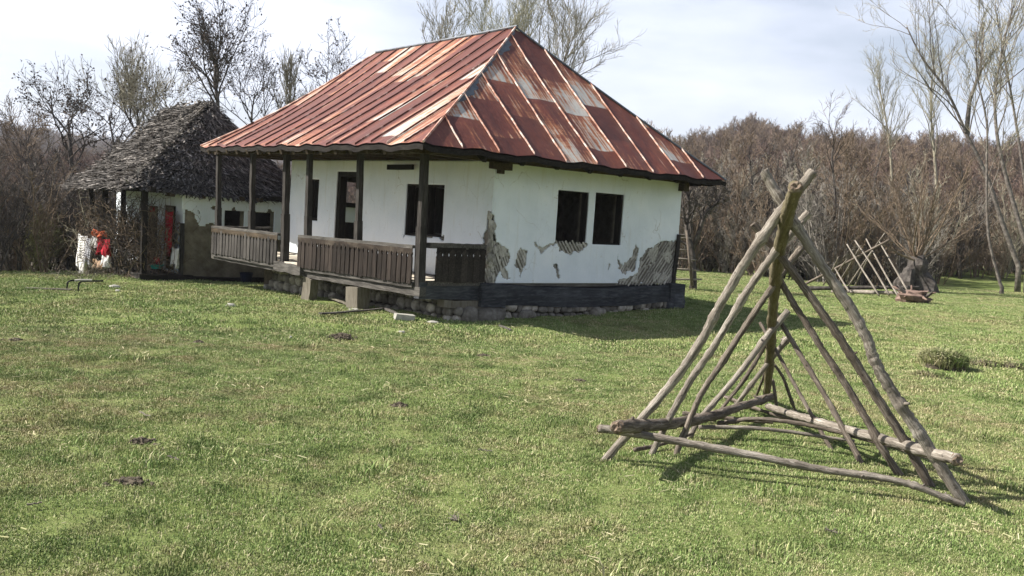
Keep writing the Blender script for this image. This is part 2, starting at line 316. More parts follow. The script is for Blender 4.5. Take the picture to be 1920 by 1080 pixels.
def greens(t, p):
    big = noise_(t, p, 0.35, 4, 0.55); med = noise_(t, p, 1.6, 5, 0.6)
    f = mth(t, 'ADD', mth(t, 'MULTIPLY', big, 0.55), mth(t, 'MULTIPLY', med, 0.45)); return f, med
def groundmat():
    m, t, b = mat('meadow_ground', 1.0, 0.05)
    p = coords(t, (1, 1, 1), 'World'); f, med = greens(t, p); fi = noise_(t, p, 30, 8, 0.75)
    c = ramp(t, mth(t, 'ADD', mth(t, 'MULTIPLY', f, 0.6), mth(t, 'MULTIPLY', fi, 0.4)), [(0.36, (0.07, 0.085, 0.025)), (0.47, (0.15, 0.19, 0.06)), (0.57, (0.22, 0.23, 0.10)), (0.68, (0.24, 0.19, 0.115))])
    sp = N(t, 'ShaderNodeVectorMath', operation='LENGTH'); t.links.new(N(t, 'ShaderNodeNewGeometry').outputs['Position'], sp.inputs[0])
    far = N(t, 'ShaderNodeMapRange'); far.inputs[1].default_value = 62; far.inputs[2].default_value = 80; t.links.new(sp.outputs['Value'], far.inputs[0])
    wd_ = ramp(t, noise_(t, p, 0.09, 8, 0.7), [(0.35, (0.05, 0.036, 0.03)), (0.6, (0.10, 0.075, 0.062))])
    c = mix(t, far.outputs[0], c, wd_)
    base(t, b, c); bump(t, b, fi, 0.8, 0.03); return m
me.materials.append(groundmat())
# ------------------------------------------------------------------ geometry-nodes scatter (stuff only)
def scatter(name, pts, scl, rot, variants, label, cat, tilt=None):
    me = bpy.data.meshes.new(name); me.from_pydata([tuple(p) for p in pts], [], [])
    for nm, data in (('scl', scl), ('rz', rot), ('tx', tilt if tilt is not None else [0.0]*len(pts))):
        a = me.attributes.new(nm, 'FLOAT', 'POINT'); a.data.foreach_set('value', list(map(float, data)))
    rr = random.Random(len(pts)); a = me.attributes.new('vid', 'INT', 'POINT'); a.data.foreach_set('value', [rr.randrange(len(variants)) for _ in pts])
    o = bpy.data.objects.new(name, me); COL.objects.link(o); tag(o, label, cat, kind='stuff')
    g = bpy.data.node_groups.new(name+'_scatter', 'GeometryNodeTree')
    g.interface.new_socket('Geometry', in_out='INPUT', socket_type='NodeSocketGeometry'); g.interface.new_socket('Geometry', in_out='OUTPUT', socket_type='NodeSocketGeometry')
    gi = g.nodes.new('NodeGroupInput'); go = g.nodes.new('NodeGroupOutput'); jn = g.nodes.new('GeometryNodeJoinGeometry'); l = g.links.new
    def na(nm, ty='FLOAT'):
        n = g.nodes.new('GeometryNodeInputNamedAttribute'); n.data_type = ty; n.inputs[0].default_value = nm; return n.outputs[0]
    cb = g.nodes.new('ShaderNodeCombineXYZ'); l(na('tx'), cb.inputs[0]); l(na('rz'), cb.inputs[2])
    for k, vo in enumerate(variants):
        ip = g.nodes.new('GeometryNodeInstanceOnPoints'); oi = g.nodes.new('GeometryNodeObjectInfo'); oi.inputs['Object'].default_value = vo
        oi.inputs['As Instance'].default_value = True
        cm = g.nodes.new('FunctionNodeCompare'); cm.data_type = 'INT'; cm.operation = 'EQUAL'
        l(na('vid', 'INT'), cm.inputs[2]); cm.inputs[3].default_value = k
        l(gi.outputs[0], ip.inputs['Points']); l(cm.outputs[0], ip.inputs['Selection']); l(oi.outputs['Geometry'], ip.inputs['Instance'])
        l(cb.outputs[0], ip.inputs['Rotation']); l(na('scl'), ip.inputs['Scale']); l(ip.outputs[0], jn.inputs[0])
    l(jn.outputs[0], go.inputs[0])
    md = o.modifiers.new('scatter', 'NODES'); md.node_group = g
    return o
# grass blades
def grassmat():
    m, t, b = mat('grass_blade', 0.75, 0.2)
    p = coords(t, (1, 1, 1), 'World'); f, med = greens(t, p); tn = attr(t, 'tone')
    g1 = ramp(t, tn, [(0.0, (0.07, 0.11, 0.03)), (0.3, (0.165, 0.24, 0.068)), (0.66, (0.27, 0.35, 0.13)), (0.84, (0.33, 0.34, 0.15)), (1.0, (0.48, 0.44, 0.28))])
    dry = ramp(t, tn, [(0.0, (0.14, 0.09, 0.05)), (0.5, (0.32, 0.26, 0.14)), (1.0, (0.56, 0.46, 0.31))])
    fine = noise_(t, p, 7.0, 4, 0.6)
    fd = mth(t, 'ADD', mth(t, 'MULTIPLY', f, 0.6), mth(t, 'MULTIPLY', fine, 0.4))
    c = mix(t, ramp(t, fd, [(0.47, 0.0), (0.61, 0.8)]), g1, dry)
    c = mix(t, ramp(t, noise_(t, p, 2.3, 4, .65), [(0.38, 0.55), (0.50, 0.0)]), c, (0.05, 0.095, 0.018))
    base(t, b, c); return m
M_grass = grassmat()
def patch(size, n, h0, h1, wd_, seed):
    rr = random.Random(seed); mb = MB()
    for _ in range(n):
        r = size*math.sqrt(rr.random()); a = rr.uniform(0, 6.28); x, y = r*math.cos(a), r*math.sin(a)
        h = rr.uniform(h0, h1); th = rr.uniform(0, 6.28); lean = rr.uniform(0.1, 1.1)*h; dx, dy = math.cos(th), math.sin(th)
        px, py = -dy*wd_*rr.uniform(.6, 1.3), dx*wd_*rr.uniform(.6, 1.3); tn = rr.random()
        if rr.random() < 0.05: lean = h*2.2; h *= 0.35; tn = rr.uniform(0.8, 1)
        a1 = (x+dx*lean*.35, y+dy*lean*.35, h*.6)
        i = len(mb.v); mb.v += [(x-px, y-py, -0.01), (x+px, y+py, -0.01), (a1[0]+px*.8, a1[1]+py*.8, a1[2]), (a1[0]-px*.8, a1[1]-py*.8, a1[2]), (x+dx*lean, y+dy*lean, h)]
        mb.face((i, i+1, i+2, i+3), None, tn); mb.face((i+3, i+2, i+4), None, tn)
    return mb.build('grass_patch', M_grass, link=False)
near_p = [patch(0.22, 280, .005, .016, .0021, s) for s in range(5)]
far_p = [patch(0.6, 480, .007, .021, .0048, 20+s) for s in range(5)]
Oh = at(787, 530, 15.5); Oxy = np.array([Oh[0], Oh[1]]); U2 = np.array([udir[0], udir[1]]); V2 = np.array([vdir[0], vdir[1]])
def in_house(x, y, m=0.0):
    d = np.array([x, y])-Oxy; a, b = d@U2, d@V2
    return 0.75-m < a < 6.6+m and -0.02-m < b < 7.4+m
def wedge(n, r0, r1, rr, power=2.0):
    out = []
    while len(out) < n:
        r = math.sqrt(rr.uniform(r0*r0, r1*r1)) if power == 2 else r0+(r1-r0)*rr.random()
        a = R(rr.uniform(-47, 47)); x, y = r*math.sin(a), r*math.cos(a)
        if in_house(x, y): continue
        out.append((x, y, gz(x, y)))
    return out
rr = random.Random(5)
pts = wedge(12500, 1.6, 13.0, rr)
scatter('near_grass', pts, [rr.uniform(.6, 1.25) for _ in pts], [rr.uniform(0, 6.28) for _ in pts], near_p, 'short tufted meadow grass with straw blades in the foreground', 'grass')
pts = wedge(11000, 12.0, 46.0, rr)
scatter('meadow_grass', pts, [rr.uniform(.7, 1.3) for _ in pts], [rr.uniform(0, 6.28) for _ in pts], far_p, 'short green meadow grass stretching back to the trees', 'grass')
clump_p = [patch(0.10, 70, .015, .055, .0028, 50+s) for s in range(4)]
pts = wedge(1200, 3.0, 28.0, rr, 2)
scatter('meadow_weeds', pts, [rr.uniform(.4, 1.5) for _ in pts], [rr.uniform(0, 6.28) for _ in pts], clump_p, 'scattered taller grass tufts and weeds standing out of the short turf', 'weeds')
def litter(seed):
    r_ = random.Random(seed); mb = MB()
    for _ in range(14):
        x, y, a = r_.gauss(0, .12), r_.gauss(0, .12), r_.uniform(0, 3.14); l_ = r_.uniform(.01, .05); mb.beam((x, y, r_.uniform(.012, .03)), (x+math.cos(a)*l_, y+math.sin(a)*l_, r_.uniform(.012, .03)), .004, .002, 1, 0, col=r_.uniform(.82, 1))
    return mb.build('litter_patch', M_grass, link=False)
pts = wedge(390, 3.0, 20.0, rr, 2)
scatter('straw_litter', pts, [rr.uniform(.6, 1.6) for _ in pts], [rr.uniform(0, 6.28) for _ in pts], [litter(k) for k in range(4)], 'bits of pale straw strewn through the short grass', 'straw litter')
# ------------------------------------------------------------------ building helpers (local axes: x along side face, y along porch face, z up from floor)
def wall_core(mb, axis, o, t, a0, a1, z0, z1, holes):
    """wall lying in plane axis=o, thickness t inwards, with rectangular openings"""
    A = sorted({a0, a1, *[h[0] for h in holes], *[h[1] for h in holes]}); Z = sorted({z0, z1, *[h[2] for h in holes], *[h[3] for h in holes]})
    inh = lambda a, z: any(h[0] < a < h[1] and h[2] < z < h[3] for h in holes)
    P = (lambda a, d, z: (a, o+d, z)) if axis == 'y' else (lambda a, d, z: (o+d, a, z))
    for i in range(len(A)-1):
        for k in range(len(Z)-1):
            am, zm = (A[i]+A[i+1])/2, (Z[k]+Z[k+1])/2
            if inh(am, zm): continue
            x0, x1, y0, y1 = A[i], A[i+1], Z[k], Z[k+1]
            mb.quad(P(x0, 0, y0), P(x1, 0, y0), P(x1, 0, y1), P(x0, 0, y1)); mb.quad(P(x0, t, y0), P(x0, t, y1), P(x1, t, y1), P(x1, t, y0))
            for nb, e in (((am, y0-1e-3), (x0, y0, x1, y0)), ((am, y1+1e-3), (x0, y1, x1, y1)), ((x0-1e-3, zm), (x0, y0, x0, y1)), ((x1+1e-3, zm), (x1, y0, x1, y1))):
                if inh(*nb) or nb[0] < a0 or nb[0] > a1 or nb[1] < z0 or nb[1] > z1:
                    mb.quad(P(e[0], 0, e[1]), P(e[2], 0, e[3]), P(e[2], t, e[3]), P(e[0], t, e[1]))
def inpoly(x, y, poly):
    c = False; n = len(poly); j = n-1
    for i in range(n):
        xi, yi = poly[i]; xj, yj = poly[j]
        if (yi > y) != (yj > y) and x < (xj-xi)*(y-yi)/(yj-yi)+xi: c = not c
        j = i
    return c
def plaster_skin(axis, o, thick, a0, a1, z0, z1, holes, damage, cell=0.022, wav=0.012, lean=0.0, patchy=None):
    """thin limewash coat, broken away inside the damage outlines"""
    mb = MB(); na, nz_ = int((a1-a0)/cell), int((z1-z0)/cell); idx = {}
    sg = -1
    def vid(i, k):
        q = (i, k)
        if q not in idx:
            a = a0+(a1-a0)*i/na; z = z0+(z1-z0)*k/nz_
            fe = min(1, abs(a-a0)/.6)
            d = o+sg*(thick+fe*(wav*noise.noise((a*0.8, z*0.8, o))+0.004*noise.noise((a*4, z*4, o))))+lean*z
            idx[q] = len(mb.v); mb.v.append((a, d, z) if axis == 'y' else (d, a, z))
        return idx[q]
    bb = [(min(p[0] for p in q)-.1, max(p[0] for p in q)+.1, min(p[1] for p in q)-.1, max(p[1] for p in q)+.1, q) for q in damage]
    for i in range(na):
        for k in range(nz_):
            a = a0+(a1-a0)*(i+.5)/na; z = z0+(z1-z0)*(k+.5)/nz_
            if any(h[0] < a < h[1] and h[2] < z < h[3] for h in holes): continue
            hit = False
            for (p0, p1, q0, q1, q) in bb:
                if p0 < a < p1 and q0 < z < q1:
                    aa = a+.055*noise.noise((a*5, z*5, 3))+.03*noise.noise((a*16, z*16, 5)); zz = z+.055*noise.noise((a*5, z*5, 13))+.03*noise.noise((a*16, z*16, 15))
                    if inpoly(aa, zz, q) and (patchy is None or noise.noise((a*4.2, z*4.2, 31))+.5*noise.noise((a*13, z*13, 7)) > patchy): hit = True; break
            if hit: continue
            f = (vid(i, k), vid(i+1, k), vid(i+1, k+1), vid(i, k+1))
            mb.face(f if axis == 'y' else f[::-1])
    return mb
def skin_obj(mb, name, m, parent, th, loc):
    o = mb.build(name, m, parent, loc, smooth=True); s = o.modifiers.new('solidify', 'SOLIDIFY'); s.thickness = th; s.offset = -1
    return o
def laths(mb, axis, o, poly, ang, pitch, w, rnd, grow=0.05, th=0.014):
    c, s = math.cos(ang), math.sin(ang)
    rot = [(p[0]*c+p[1]*s, -p[0]*s+p[1]*c) for p in poly]
    y = min(p[1] for p in rot)
    while y < max(p[1] for p in rot):
        xs_ = []; n = len(rot)
        for i in range(n):
            (xa, ya), (xb, yb) = rot[i], rot[(i+1) % n]
            if (ya > y) != (yb > y): xs_.append(xa+(xb-xa)*(y-ya)/(yb-ya))
        xs_.sort()
        for k in range(0, len(xs_)-1, 2):
            x0, x1 = xs_[k]-rnd.uniform(0, grow), xs_[k+1]+rnd.uniform(0, grow)
            t = rnd.uniform(-.012, .012)
            q0 = (x0*c-y*s, x0*s+y*c); q1 = (x1*c-(y+t)*s, x1*s+(y+t)*c); d = o-rnd.uniform(0, .006)
            if axis == 'y': mb.beam((q0[0], d, q0[1]), (q1[0], d, q1[1]), th, w*rnd.uniform(.7, 1.15), 2, .003, (s, 0, -c), rnd, rnd.uniform(.2, .8))
            else: mb.beam((d, q0[0], q0[1]), (d, q1[0], q1[1]), th, w*rnd.uniform(.7, 1.15), 2, .003, (0, s, -c), rnd, rnd.uniform(.2, .8))
        y += pitch*rnd.uniform(.85, 1.2)
def rock(mb, c, r, rnd, n1=7, n2=5, rough=.16, col=None):
    """irregular stone: a noisy ellipsoid"""
    b = len(mb.v); sd = rnd.uniform(0, 99)
    for j in range(n2+1):
        ph = math.pi*j/n2
        for i in range(n1):
            th = 2*math.pi*i/n1
            d = Vector((math.sin(ph)*math.cos(th), math.sin(ph)*math.sin(th), math.cos(ph)))
            e = [math.copysign(abs(q)**0.75, q) for q in d]
            k = 1+rough*2*noise.noise((d.x*1.6+sd, d.y*1.6, d.z*1.6))
            mb.v.append((c[0]+e[0]*r[0]*k, c[1]+e[1]*r[1]*k, c[2]+e[2]*r[2]*k))
    for j in range(n2):
        for i in range(n1):
            i2 = (i+1) % n1; mb.face((b+j*n1+i, b+(j+1)*n1+i, b+(j+1)*n1+i2, b+j*n1+i2), None, col)
def stone_wall(mb, axis, o, a0, a1, z0f, z1f, rnd, big=1.0):
    """rows of field stones filling the strip between z0f(a) and z1f(a)"""
    for row in range(6):
        a = a0
        while a < a1:
            zb, zt = z0f(a), z1f(a); h = (zt-zb); rows = max(1, round(h/(.15*big)))
            wv = rnd.uniform(.10, .26)*big
            if row < rows:
                z = zb+h*(row+.5)/rows; hh = h/rows*.56; c = rnd.uniform(.15, .9)
                am = a+wv/2; dd = o+rnd.uniform(-.03, .03)
                rock(mb, (am, dd, z+rnd.uniform(-.015, .015)) if axis == 'y' else (dd, am, z+rnd.uniform(-.015, .015)),
                     (wv*.53, .09, hh*rnd.uniform(.85, 1.15)) if axis == 'y' else (.09, wv*.53, hh*rnd.uniform(.85, 1.15)), rnd, 9, 7, .13, c)
            a += wv*1.0
# ------------------------------------------------------------------ FARMHOUSE
AZ = math.atan2(udir[1], udir[0]); DZ = 0.65
house = empty('farmhouse', (Oh[0], Oh[1], Oh[2]-DZ), AZ, label='abandoned whitewashed farmhouse with rusty tin hip roof and wooden porch', cat='house')
PL = (0, 0, DZ)
rn = random.Random(11)
WU = 1.45                                     # porch depth: the long white wall stands here
HR = [(3.0, 3.83, .73, 1.73), (3.98, 4.80, .74, 1.74)]                      # side face windows
HF = [(1.40, 1.98, .70, 1.67), (2.10, 2.66, .68, 1.67), (4.42, 5.30, 0.02, 1.88), (6.05, 6.68, .77, 1.71)]
HL = [(2.75, 3.75, .75, 1.72)]
mb = MB()
wall_core(mb, 'y', 0.04, .22, WU+.03, 6.53, -.02, 2.14, HR)
mb.build('side_wall', M_mud, house, PL)
mb = MB(); wall_core(mb, 'x', WU+.04, .22, 0.262, 7.08, -.02, 2.14, HF); mb.build('porch_wall', M_mud, house, PL)
mb = MB(); wall_core(mb, 'y', 7.36, -.22, WU+.03, 6.53, -.02, 2.14, HL); mb.build('end_wall', M_mud, house, PL)
mb = MB(); wall_core(mb, 'x', 6.5, -.22, 0.262, 7.14, -.02, 2.14, [(5.2, 5.9, .8, 1.7)]); mb.build('back_wall', M_mud, house, PL)
mb = MB()                                    # inner room lining
for (x0, y0, x1, y1) in ((WU+.3, 3.78, 6.2, 3.88),): mb.box((x0, y0, -.02), (x1, y1, 2.1))
mb.build('partition_wall', M_inside, house, PL)
mb = MB(); mb.box((WU-.02, .27, -.1), (6.3, 7.1, -.03)); mb.build('room_floor', M_inside, house, PL)
mb = MB(); mb.box((WU+.26, .27, 2.06), (6.27, 7.1, 2.10)); mb.build('room_ceiling', M_inside, house, PL)
# broken plaster outlines (a, z)
D1 = [(1.30, 1.19), (1.44, 1.22), (1.54, 0.94), (1.60, 0.70), (1.77, 0.66), (1.93, 0.60), (1.95, 0.40), (1.86, 0.26), (1.97, 0.09), (1.82, 0.08), (1.72, 0.20), (1.62, 0.0), (1.30, -0.02)]
D2 = [(2.15, 0.63), (2.38, 0.56), (2.33, 0.36), (2.24, 0.06), (2.15, 0.26), (2.06, 0.29), (2.08, 0.48)]
D3 = [(2.46, 0.72), (2.6, 0.66), (2.8, 0.70), (3.0, 0.75), (3.03, 0.69), (2.8, 0.63), (2.68, 0.52), (2.62, 0.62), (2.47, 0.66)]
D4 = [(2.98, 0.76), (3.84, 0.76), (3.78, 0.62), (3.60, 0.57), (3.43, 0.53), (3.15, 0.60)]
D5 = [(2.97, 0.32), (3.10, 0.32), (3.22, 0.12), (3.14, 0.10)]
D6 = [(4.73, 0.60), (4.78, 0.45), (4.90, 0.38), (5.02, 0.42), (5.16, 0.55), (5.26, 0.76), (5.34, 0.62), (5.27, 0.25), (5.0, 0.17), (4.80, 0.28)]
D7 = [(6.60, 0.92), (6.3, .86), (6.0, .84), (5.62, 0.70), (5.42, 0.50), (5.36, 0.20), (5.1, .10), (4.78, .05), (4.8, -0.03), (6.6, -0.03)]
D8 = [(4.48, 0.36), (4.53, .38), (4.55, .24), (4.50, .26)]
HRr = [(h[0]+.01, h[1]-.01, h[2]+.0, h[3]-.005) for h in HR]
sk = plaster_skin('y', 0.04, .04, WU, 6.56, -.01, 2.12, HRr, [D1, D2, D3, D4, D5, D6, D7, D8], cell=.016, wav=.016)
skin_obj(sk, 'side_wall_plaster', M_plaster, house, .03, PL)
D9 = [(-.1, 1.2), (.10, 1.18), (.16, .98), (.22, .80), (.17, .66), (.27, .5), (.2, .3), (.15, -.02), (-.1, -.02)]
D10 = [(1.30, .66), (1.55, .69), (2.1, .70), (2.7, .66), (2.7, .71), (1.3, .73)]
sk = plaster_skin('x', WU+.04, .04, 0.0, 7.38, -.01, 2.12, [(h[0]+.005, h[1]-.005, h[2], h[3]) for h in HF], [D9, D10], cell=.026, wav=.018)
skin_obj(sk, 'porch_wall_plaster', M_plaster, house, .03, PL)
for poly, ang in (([(p[0]+.02, p[1]) for p in D1[3:]], -62), (D2, -58), (D4, -50), (D5, -60), (D3, -50), (D6, 55), (D7, 50)):
    mb = MB(); laths(mb, 'y', .030 if poly is not D7 else .026, poly, R(ang), .062 if poly is not D7 else .074, .042, rn); mb.build('exposed_laths', M_lath, house, PL)
# corner timber with splintered ends and loosened daub at the near corner
mb = MB(); mb.beam((WU+.085, .085, -.02), (WU+.085, .085, 1.22), .10, .10, 6, .006, rnd=rn); mb.build('corner_post', M_postw, house, PL)
sk = plaster_skin('y', .040, .021, WU+.01, 6.5, 0, 1.25, [(h[0]-.02, h[1]+.02, h[2], h[3]) for h in HR], [D1, D2, D4, D5, D6, D7], wav=.004, patchy=-.16); skin_obj(sk, 'mud_coat', M_daub, house, .014, PL)
mb = MB()
for k in range(34):
    z = rn.uniform(.02, 1.18); s_ = (1.3-z)/1.3
    rock(mb, (WU+rn.uniform(-.05, .05+.10*s_), rn.uniform(-.035, .03), z), (rn.uniform(.03, .06), rn.uniform(.025, .045), rn.uniform(.05, .10)), rn, 6, 4, .35, rn.uniform(.1, .8))
mb.build('loose_corner_daub', M_lath, house, PL)
mb = MB(); mb.beam((6.50, -.02, -.02), (6.52, -.03, 1.02), .07, .07, 5, .01, rnd=rn); mb.build('corner_post', M_postw, house, PL)
# window and door frames
def frame(par, axis, o, h, name='window', fw_=.032, dep=.14, door=False):
    a0, a1, z0, z1 = h; e = .004; mb = MB()
    P = (lambda a, d, z: (a, o+d, z)) if axis == 'y' else (lambda a, d, z: (o+d, a, z))
    def bx(x0, x1, y0, y1):
        p = [P(x0, .035, y0), P(x1, .035, y0), P(x1, .035+dep, y0), P(x0, .035+dep, y0), P(x0, .035, y1), P(x1, .035, y1), P(x1, .035+dep, y1), P(x0, .035+dep, y1)]
        mb.hexa([tuple(c+rn.uniform(-.003, .003) for c in q) for q in p])
    bx(a0+e, a0+fw_, z0+e, z1-e); bx(a1-fw_, a1-e, z0+e, z1-e); bx(a0+fw_, a1-fw_, z1-fw_, z1-e)
    if not door: bx(a0+fw_, a1-fw_, z0+e, z0+fw_)
    return mb.build(name, M_frame, par, PL)
for h in HR: frame(house, 'y', 0.0, h, 'window_frame')
for k, h in enumerate(HF): frame(house, 'x', WU, h, 'door_frame' if k == 2 else 'window_frame', .04 if k != 2 else .1, .16, k == 2)
# half open dark shutters inside the porch windows
for h in (HF[0], HF[1], HF[3]):
    mb = MB(); mb.beam((WU+.16, h[0]+.08, (h[2]+h[3])/2), (WU+.34, h[0]+.30, (h[2]+h[3])/2), h[3]-h[2]-.1, .02, 1, 0, (0, 0, 1)); 
    mb2 = MB(); mb2.hexa([(WU+.2, h[1]-.07, h[2]+.06), (WU+.5, h[1]-.22, h[2]+.06), (WU+.5, h[1]-.19, h[2]+.06), (WU+.2, h[1]-.04, h[2]+.06), (WU+.2, h[1]-.07, h[3]-.06), (WU+.5, h[1]-.22, h[3]-.06), (WU+.5, h[1]-.19, h[3]-.06), (WU+.2, h[1]-.04, h[3]-.06)])
    mb2.build('shutter', M_frame, house, PL)
# porch floor, beams
mb = MB(); mb.box((-.02, .02, -.09), (WU+.0, 8.06, -.035)); o_ = mb.build('porch_floor', M_floor, house, PL)
mb = MB()
for k in range(10): mb.beam((.25+rn.uniform(0, .4), 7.7-k*.8, -.032), (1.1+rn.uniform(0, .2), 7.5-k*.8, -.028), .09, .012, 1, .005, rnd=rn)
mb.build('loose_floor_boards', M_railw, house, PL)
mb = MB(); mb.beam((.03, -.06, -.15), (.03, 3.98, -.20), .13, .15, 12, .006, rnd=rn); mb.build('porch_edge_beam', M_railw, house, PL)
mb = MB(); mb.beam((.03, 3.99, -.20), (.03, 8.2, -.19), .13, .12, 12, .007, rnd=rn); mb.build('porch_edge_beam', M_railw, house, PL)
mb = MB(); mb.beam((-.06, 4.9, -.14), (-.06, 3.8, -.15), .16, .17, 7, .014, rnd=rn); mb.build('split_log_step', M_railw, house, PL)
mb = MB(); mb.beam((-.03, .03, -.13), (1.28, .05, -.17), .14, .27, 8, .006, rnd=rn); mb.build('porch_end_beam', M_sill, house, PL)
mb = MB()
pts_ = [(1.24+5.1*k/14, .03, -.17-.10*math.sin(math.pi*k/14*.9)) for k in range(15)]
b0 = len(mb.v)
for k, p in enumerate(pts_):
    hh = .17+.01*math.sin(k*1.3)
    for (a, b_) in ((-.11, -hh-.02), (-.135, 0), (-.12, hh-.02), (-.09, hh), (.15, hh), (.15, -hh)): mb.v.append((p[0], p[1]+a+rn.uniform(-.008, .008), p[2]+b_+rn.uniform(-.006, .006)))
for k in range(14):
    for q in range(6): q2 = (q+1) % 6; mb.face((b0+k*6+q, b0+(k+1)*6+q, b0+(k+1)*6+q2, b0+k*6+q2))
mb.face(tuple(b0+q for q in range(6))); mb.face(tuple(b0+84+q for q in reversed(range(6))))
mb.build('sill_beam', M_sill, house, PL)
mb = MB(); mb.beam((1.22, -.06, -.26), (1.78, -.07, -.28), .16, .30, 4, .01, rnd=rn); mb.build('sill_block', M_sill, house, PL); mb = MB(); mb.beam((6.28, -.03, -.19), (6.72, -.03, -.20), .24, .37, 4, .012, rnd=rn)
mb.build('sill_block', M_sill, house, PL)
mb = MB(); rock(mb, (6.52, .02, -.38), (.30, .22, .24), rn, 10, 8, .08, .2); mb.build('corner_stone', M_sill, house, PL)
mb = MB(); mb.beam((.5, .06, -.36), (1.75, .06, -.39), .2, .12, 5, .01, rnd=rn, taper=1.3); mb.build('packing_timber', M_support, house, PL)
for k in range(6):
    mb = MB(); y = .9+k*1.25; mb.beam((.1, y, -.16), (1.6, y, -.18), .12, .13, 2, .01, rnd=rn); mb.build('floor_joist', M_under, house, PL)
# supports under the porch
mb = MB(); mb.beam((.05, 3.80, -.95), (.04, 3.66, -.27), .17, .30, 3, .012, (0, 1, 0), rnd=rn); mb.build('support_block', M_support, house, PL)
mb = MB(); mb.beam((.05, 1.92, -.95), (.03, 1.97, -.27), .24, .36, 3, .012, (0, 1, 0), rnd=rn, taper=1.12); mb.build('support_block', M_support, house, PL)
# foundation stones
mb = MB()
stone_wall(mb, 'y', .02, .75, 6.5, lambda a: -.85, lambda a: -.33-.10*math.sin(math.pi*(a-1.2)/5.4) if a > 1.2 else -.40, rn)
rock(mb, (1.45, -.06, -.60), (.34, .22, .19), rn, 12, 9, .08, .35); rock(mb, (1.05, -.04, -.60), (.17, .15, .2), rn, 10, 8, .1, .5)
rock(mb, (2.35, -.06, -.62), (.2, .14, .13), rn, 10, 8, .1, .5); rock(mb, (4.2, -.06, -.6), (.19, .14, .14), rn, 10, 8, .1, .55)
stone_wall(mb, 'x', .72, .05, 6.5, lambda a: -.95, lambda a: -.24, rn, 1.1)
mb.build('stone_foundation', M_stone, house, PL, smooth=True)
mb = MB(); mb.box((.80, .10, -1.0), (6.45, 7.2, -.12)); mb.build('foundation_core', M_earth, house, PL)
# posts
PV = [.04, 1.98, 3.82, 4.77, 6.28, 7.98]
for k, y in enumerate(PV):
    mb = MB(); ln = (.0, .03, .03, .0, .02, .06)[k]
    lo_ = (-.03, .56, .56, -.10, .56, .56)[k] if False else -.1
    w0 = .135 if k in (0, 3) else .115
    mb.beam((.03, y, lo_), (.0, y+ln*.3, .92), w0, w0, 4, .004, (0, 1, 0), rn); mb.beam((.0, y+ln*.3, .92), (-.02, y+ln, 2.13), w0*.82, w0*.82, 5, .004, (0, 1, 0), rn)
    mb.build('porch_post', M_postw, house, PL)
# balustrades
def rail(p0, p1, n, wmat, bw, gap_from=0, name='balustrade', saw=True, top=(.12, .05), trim=None):
    p0, p1 = Vector(p0), Vector(p1); d = (p1-p0).normalized(); side = Vector((d.y, -d.x, 0))
    mb = MB(); mb.beam(p0+Vector((0, 0, .60)), p1+Vector((0, 0, .60)), top[0], top[1], 14, .005, rnd=rn)
    r0 = mb.build(name, M_railw, house, PL)
    mb = MB(); mb.beam(p0+Vector((0, 0, -.03)), p1+Vector((0, 0, -.03)), .06, .085, 10, .004, rnd=rn); mb.build('bottom_rail', M_railw, r0)
    L_ = (p1-p0).length; st = L_/n
    for k in range(gap_from, n):
        c = p0+d*(st*(k+.5)); mb = MB(); tn = rn.uniform(.2, .9); wv = bw*rn.uniform(.92, 1.05); j = rn.uniform(-.006, .006)
        a = d*wv/2; q = side*.014; z0, z1 = rn.uniform(-.015, .005), .47
        cc = c+side*(.045+j)
        prof = [(-1, z0), (1, z0), (1, z1-.06), (.75, z1-.02), (1, z1+.02), (.6, z1+.055), (0, z1+.075), (-.6, z1+.055), (-1, z1+.02), (-.75, z1-.02), (-1, z1-.06)]
        b0 = len(mb.v)
        for sgn in (-1, 1):
            for (s_, z) in prof: mb.v.append(tuple(cc+a*s_+q*sgn+Vector((0, 0, z))))
        m_ = len(prof); mb.face(tuple(b0+i for i in range(m_)), None, tn); mb.face(tuple(b0+m_+i for i in reversed(range(m_))), None, tn)
        for i in range(m_): i2 = (i+1) % m_; mb.face((b0+i, b0+m_+i, b0+m_+i2, b0+i2), None, tn)
        mb.build('baluster', wmat, r0)
    if saw:
        mb = MB(); n2 = n
        for k in range(gap_from, n2):
            for (f0, f1) in ((0, .5), (.5, 1)):
                c0 = p0+d*(st*(k+f0)); c1 = p0+d*(st*(k+f1)); o = side*.062; cm = (c0+c1)/2
                zt, zb, zp = .575, .505, .462; p = [c0+o+Vector((0, 0, zt)), c1+o+Vector((0, 0, zt)), c1+o+Vector((0, 0, zb)), cm+o+Vector((0, 0, zp)), c0+o+Vector((0, 0, zb))]
                b0 = len(mb.v); mb.v += [tuple(q) for q in p]+[tuple(q-side*.01) for q in p]; mb.face((b0, b0+1, b0+2, b0+3, b0+4)); mb.face((b0+9, b0+8, b0+7, b0+6, b0+5))
                for i in range(5): mb.face((b0+i, b0+5+i, b0+5+(i+1) % 5, b0+(i+1) % 5))
        mb.build('notched_trim_board', trim, r0)
    return r0
rail((-.05, 4.0, -.08), (-.04, .12, -.02), 26, M_balw, .126, trim=M_trim)
rail((-.05, 8.08, -.12), (-.05, 4.86, -.10), 21, M_balg, .118, trim=M_under)
rail((.13, -.01, .02), (1.32, -.01, .02), 9, M_darkw, .128, 1, saw=True, top=(.12, .09), trim=M_darkw)
rail((1.35, 8.08, -.10), (.08, 8.08, -.12), 9, M_balg, .098, saw=False)
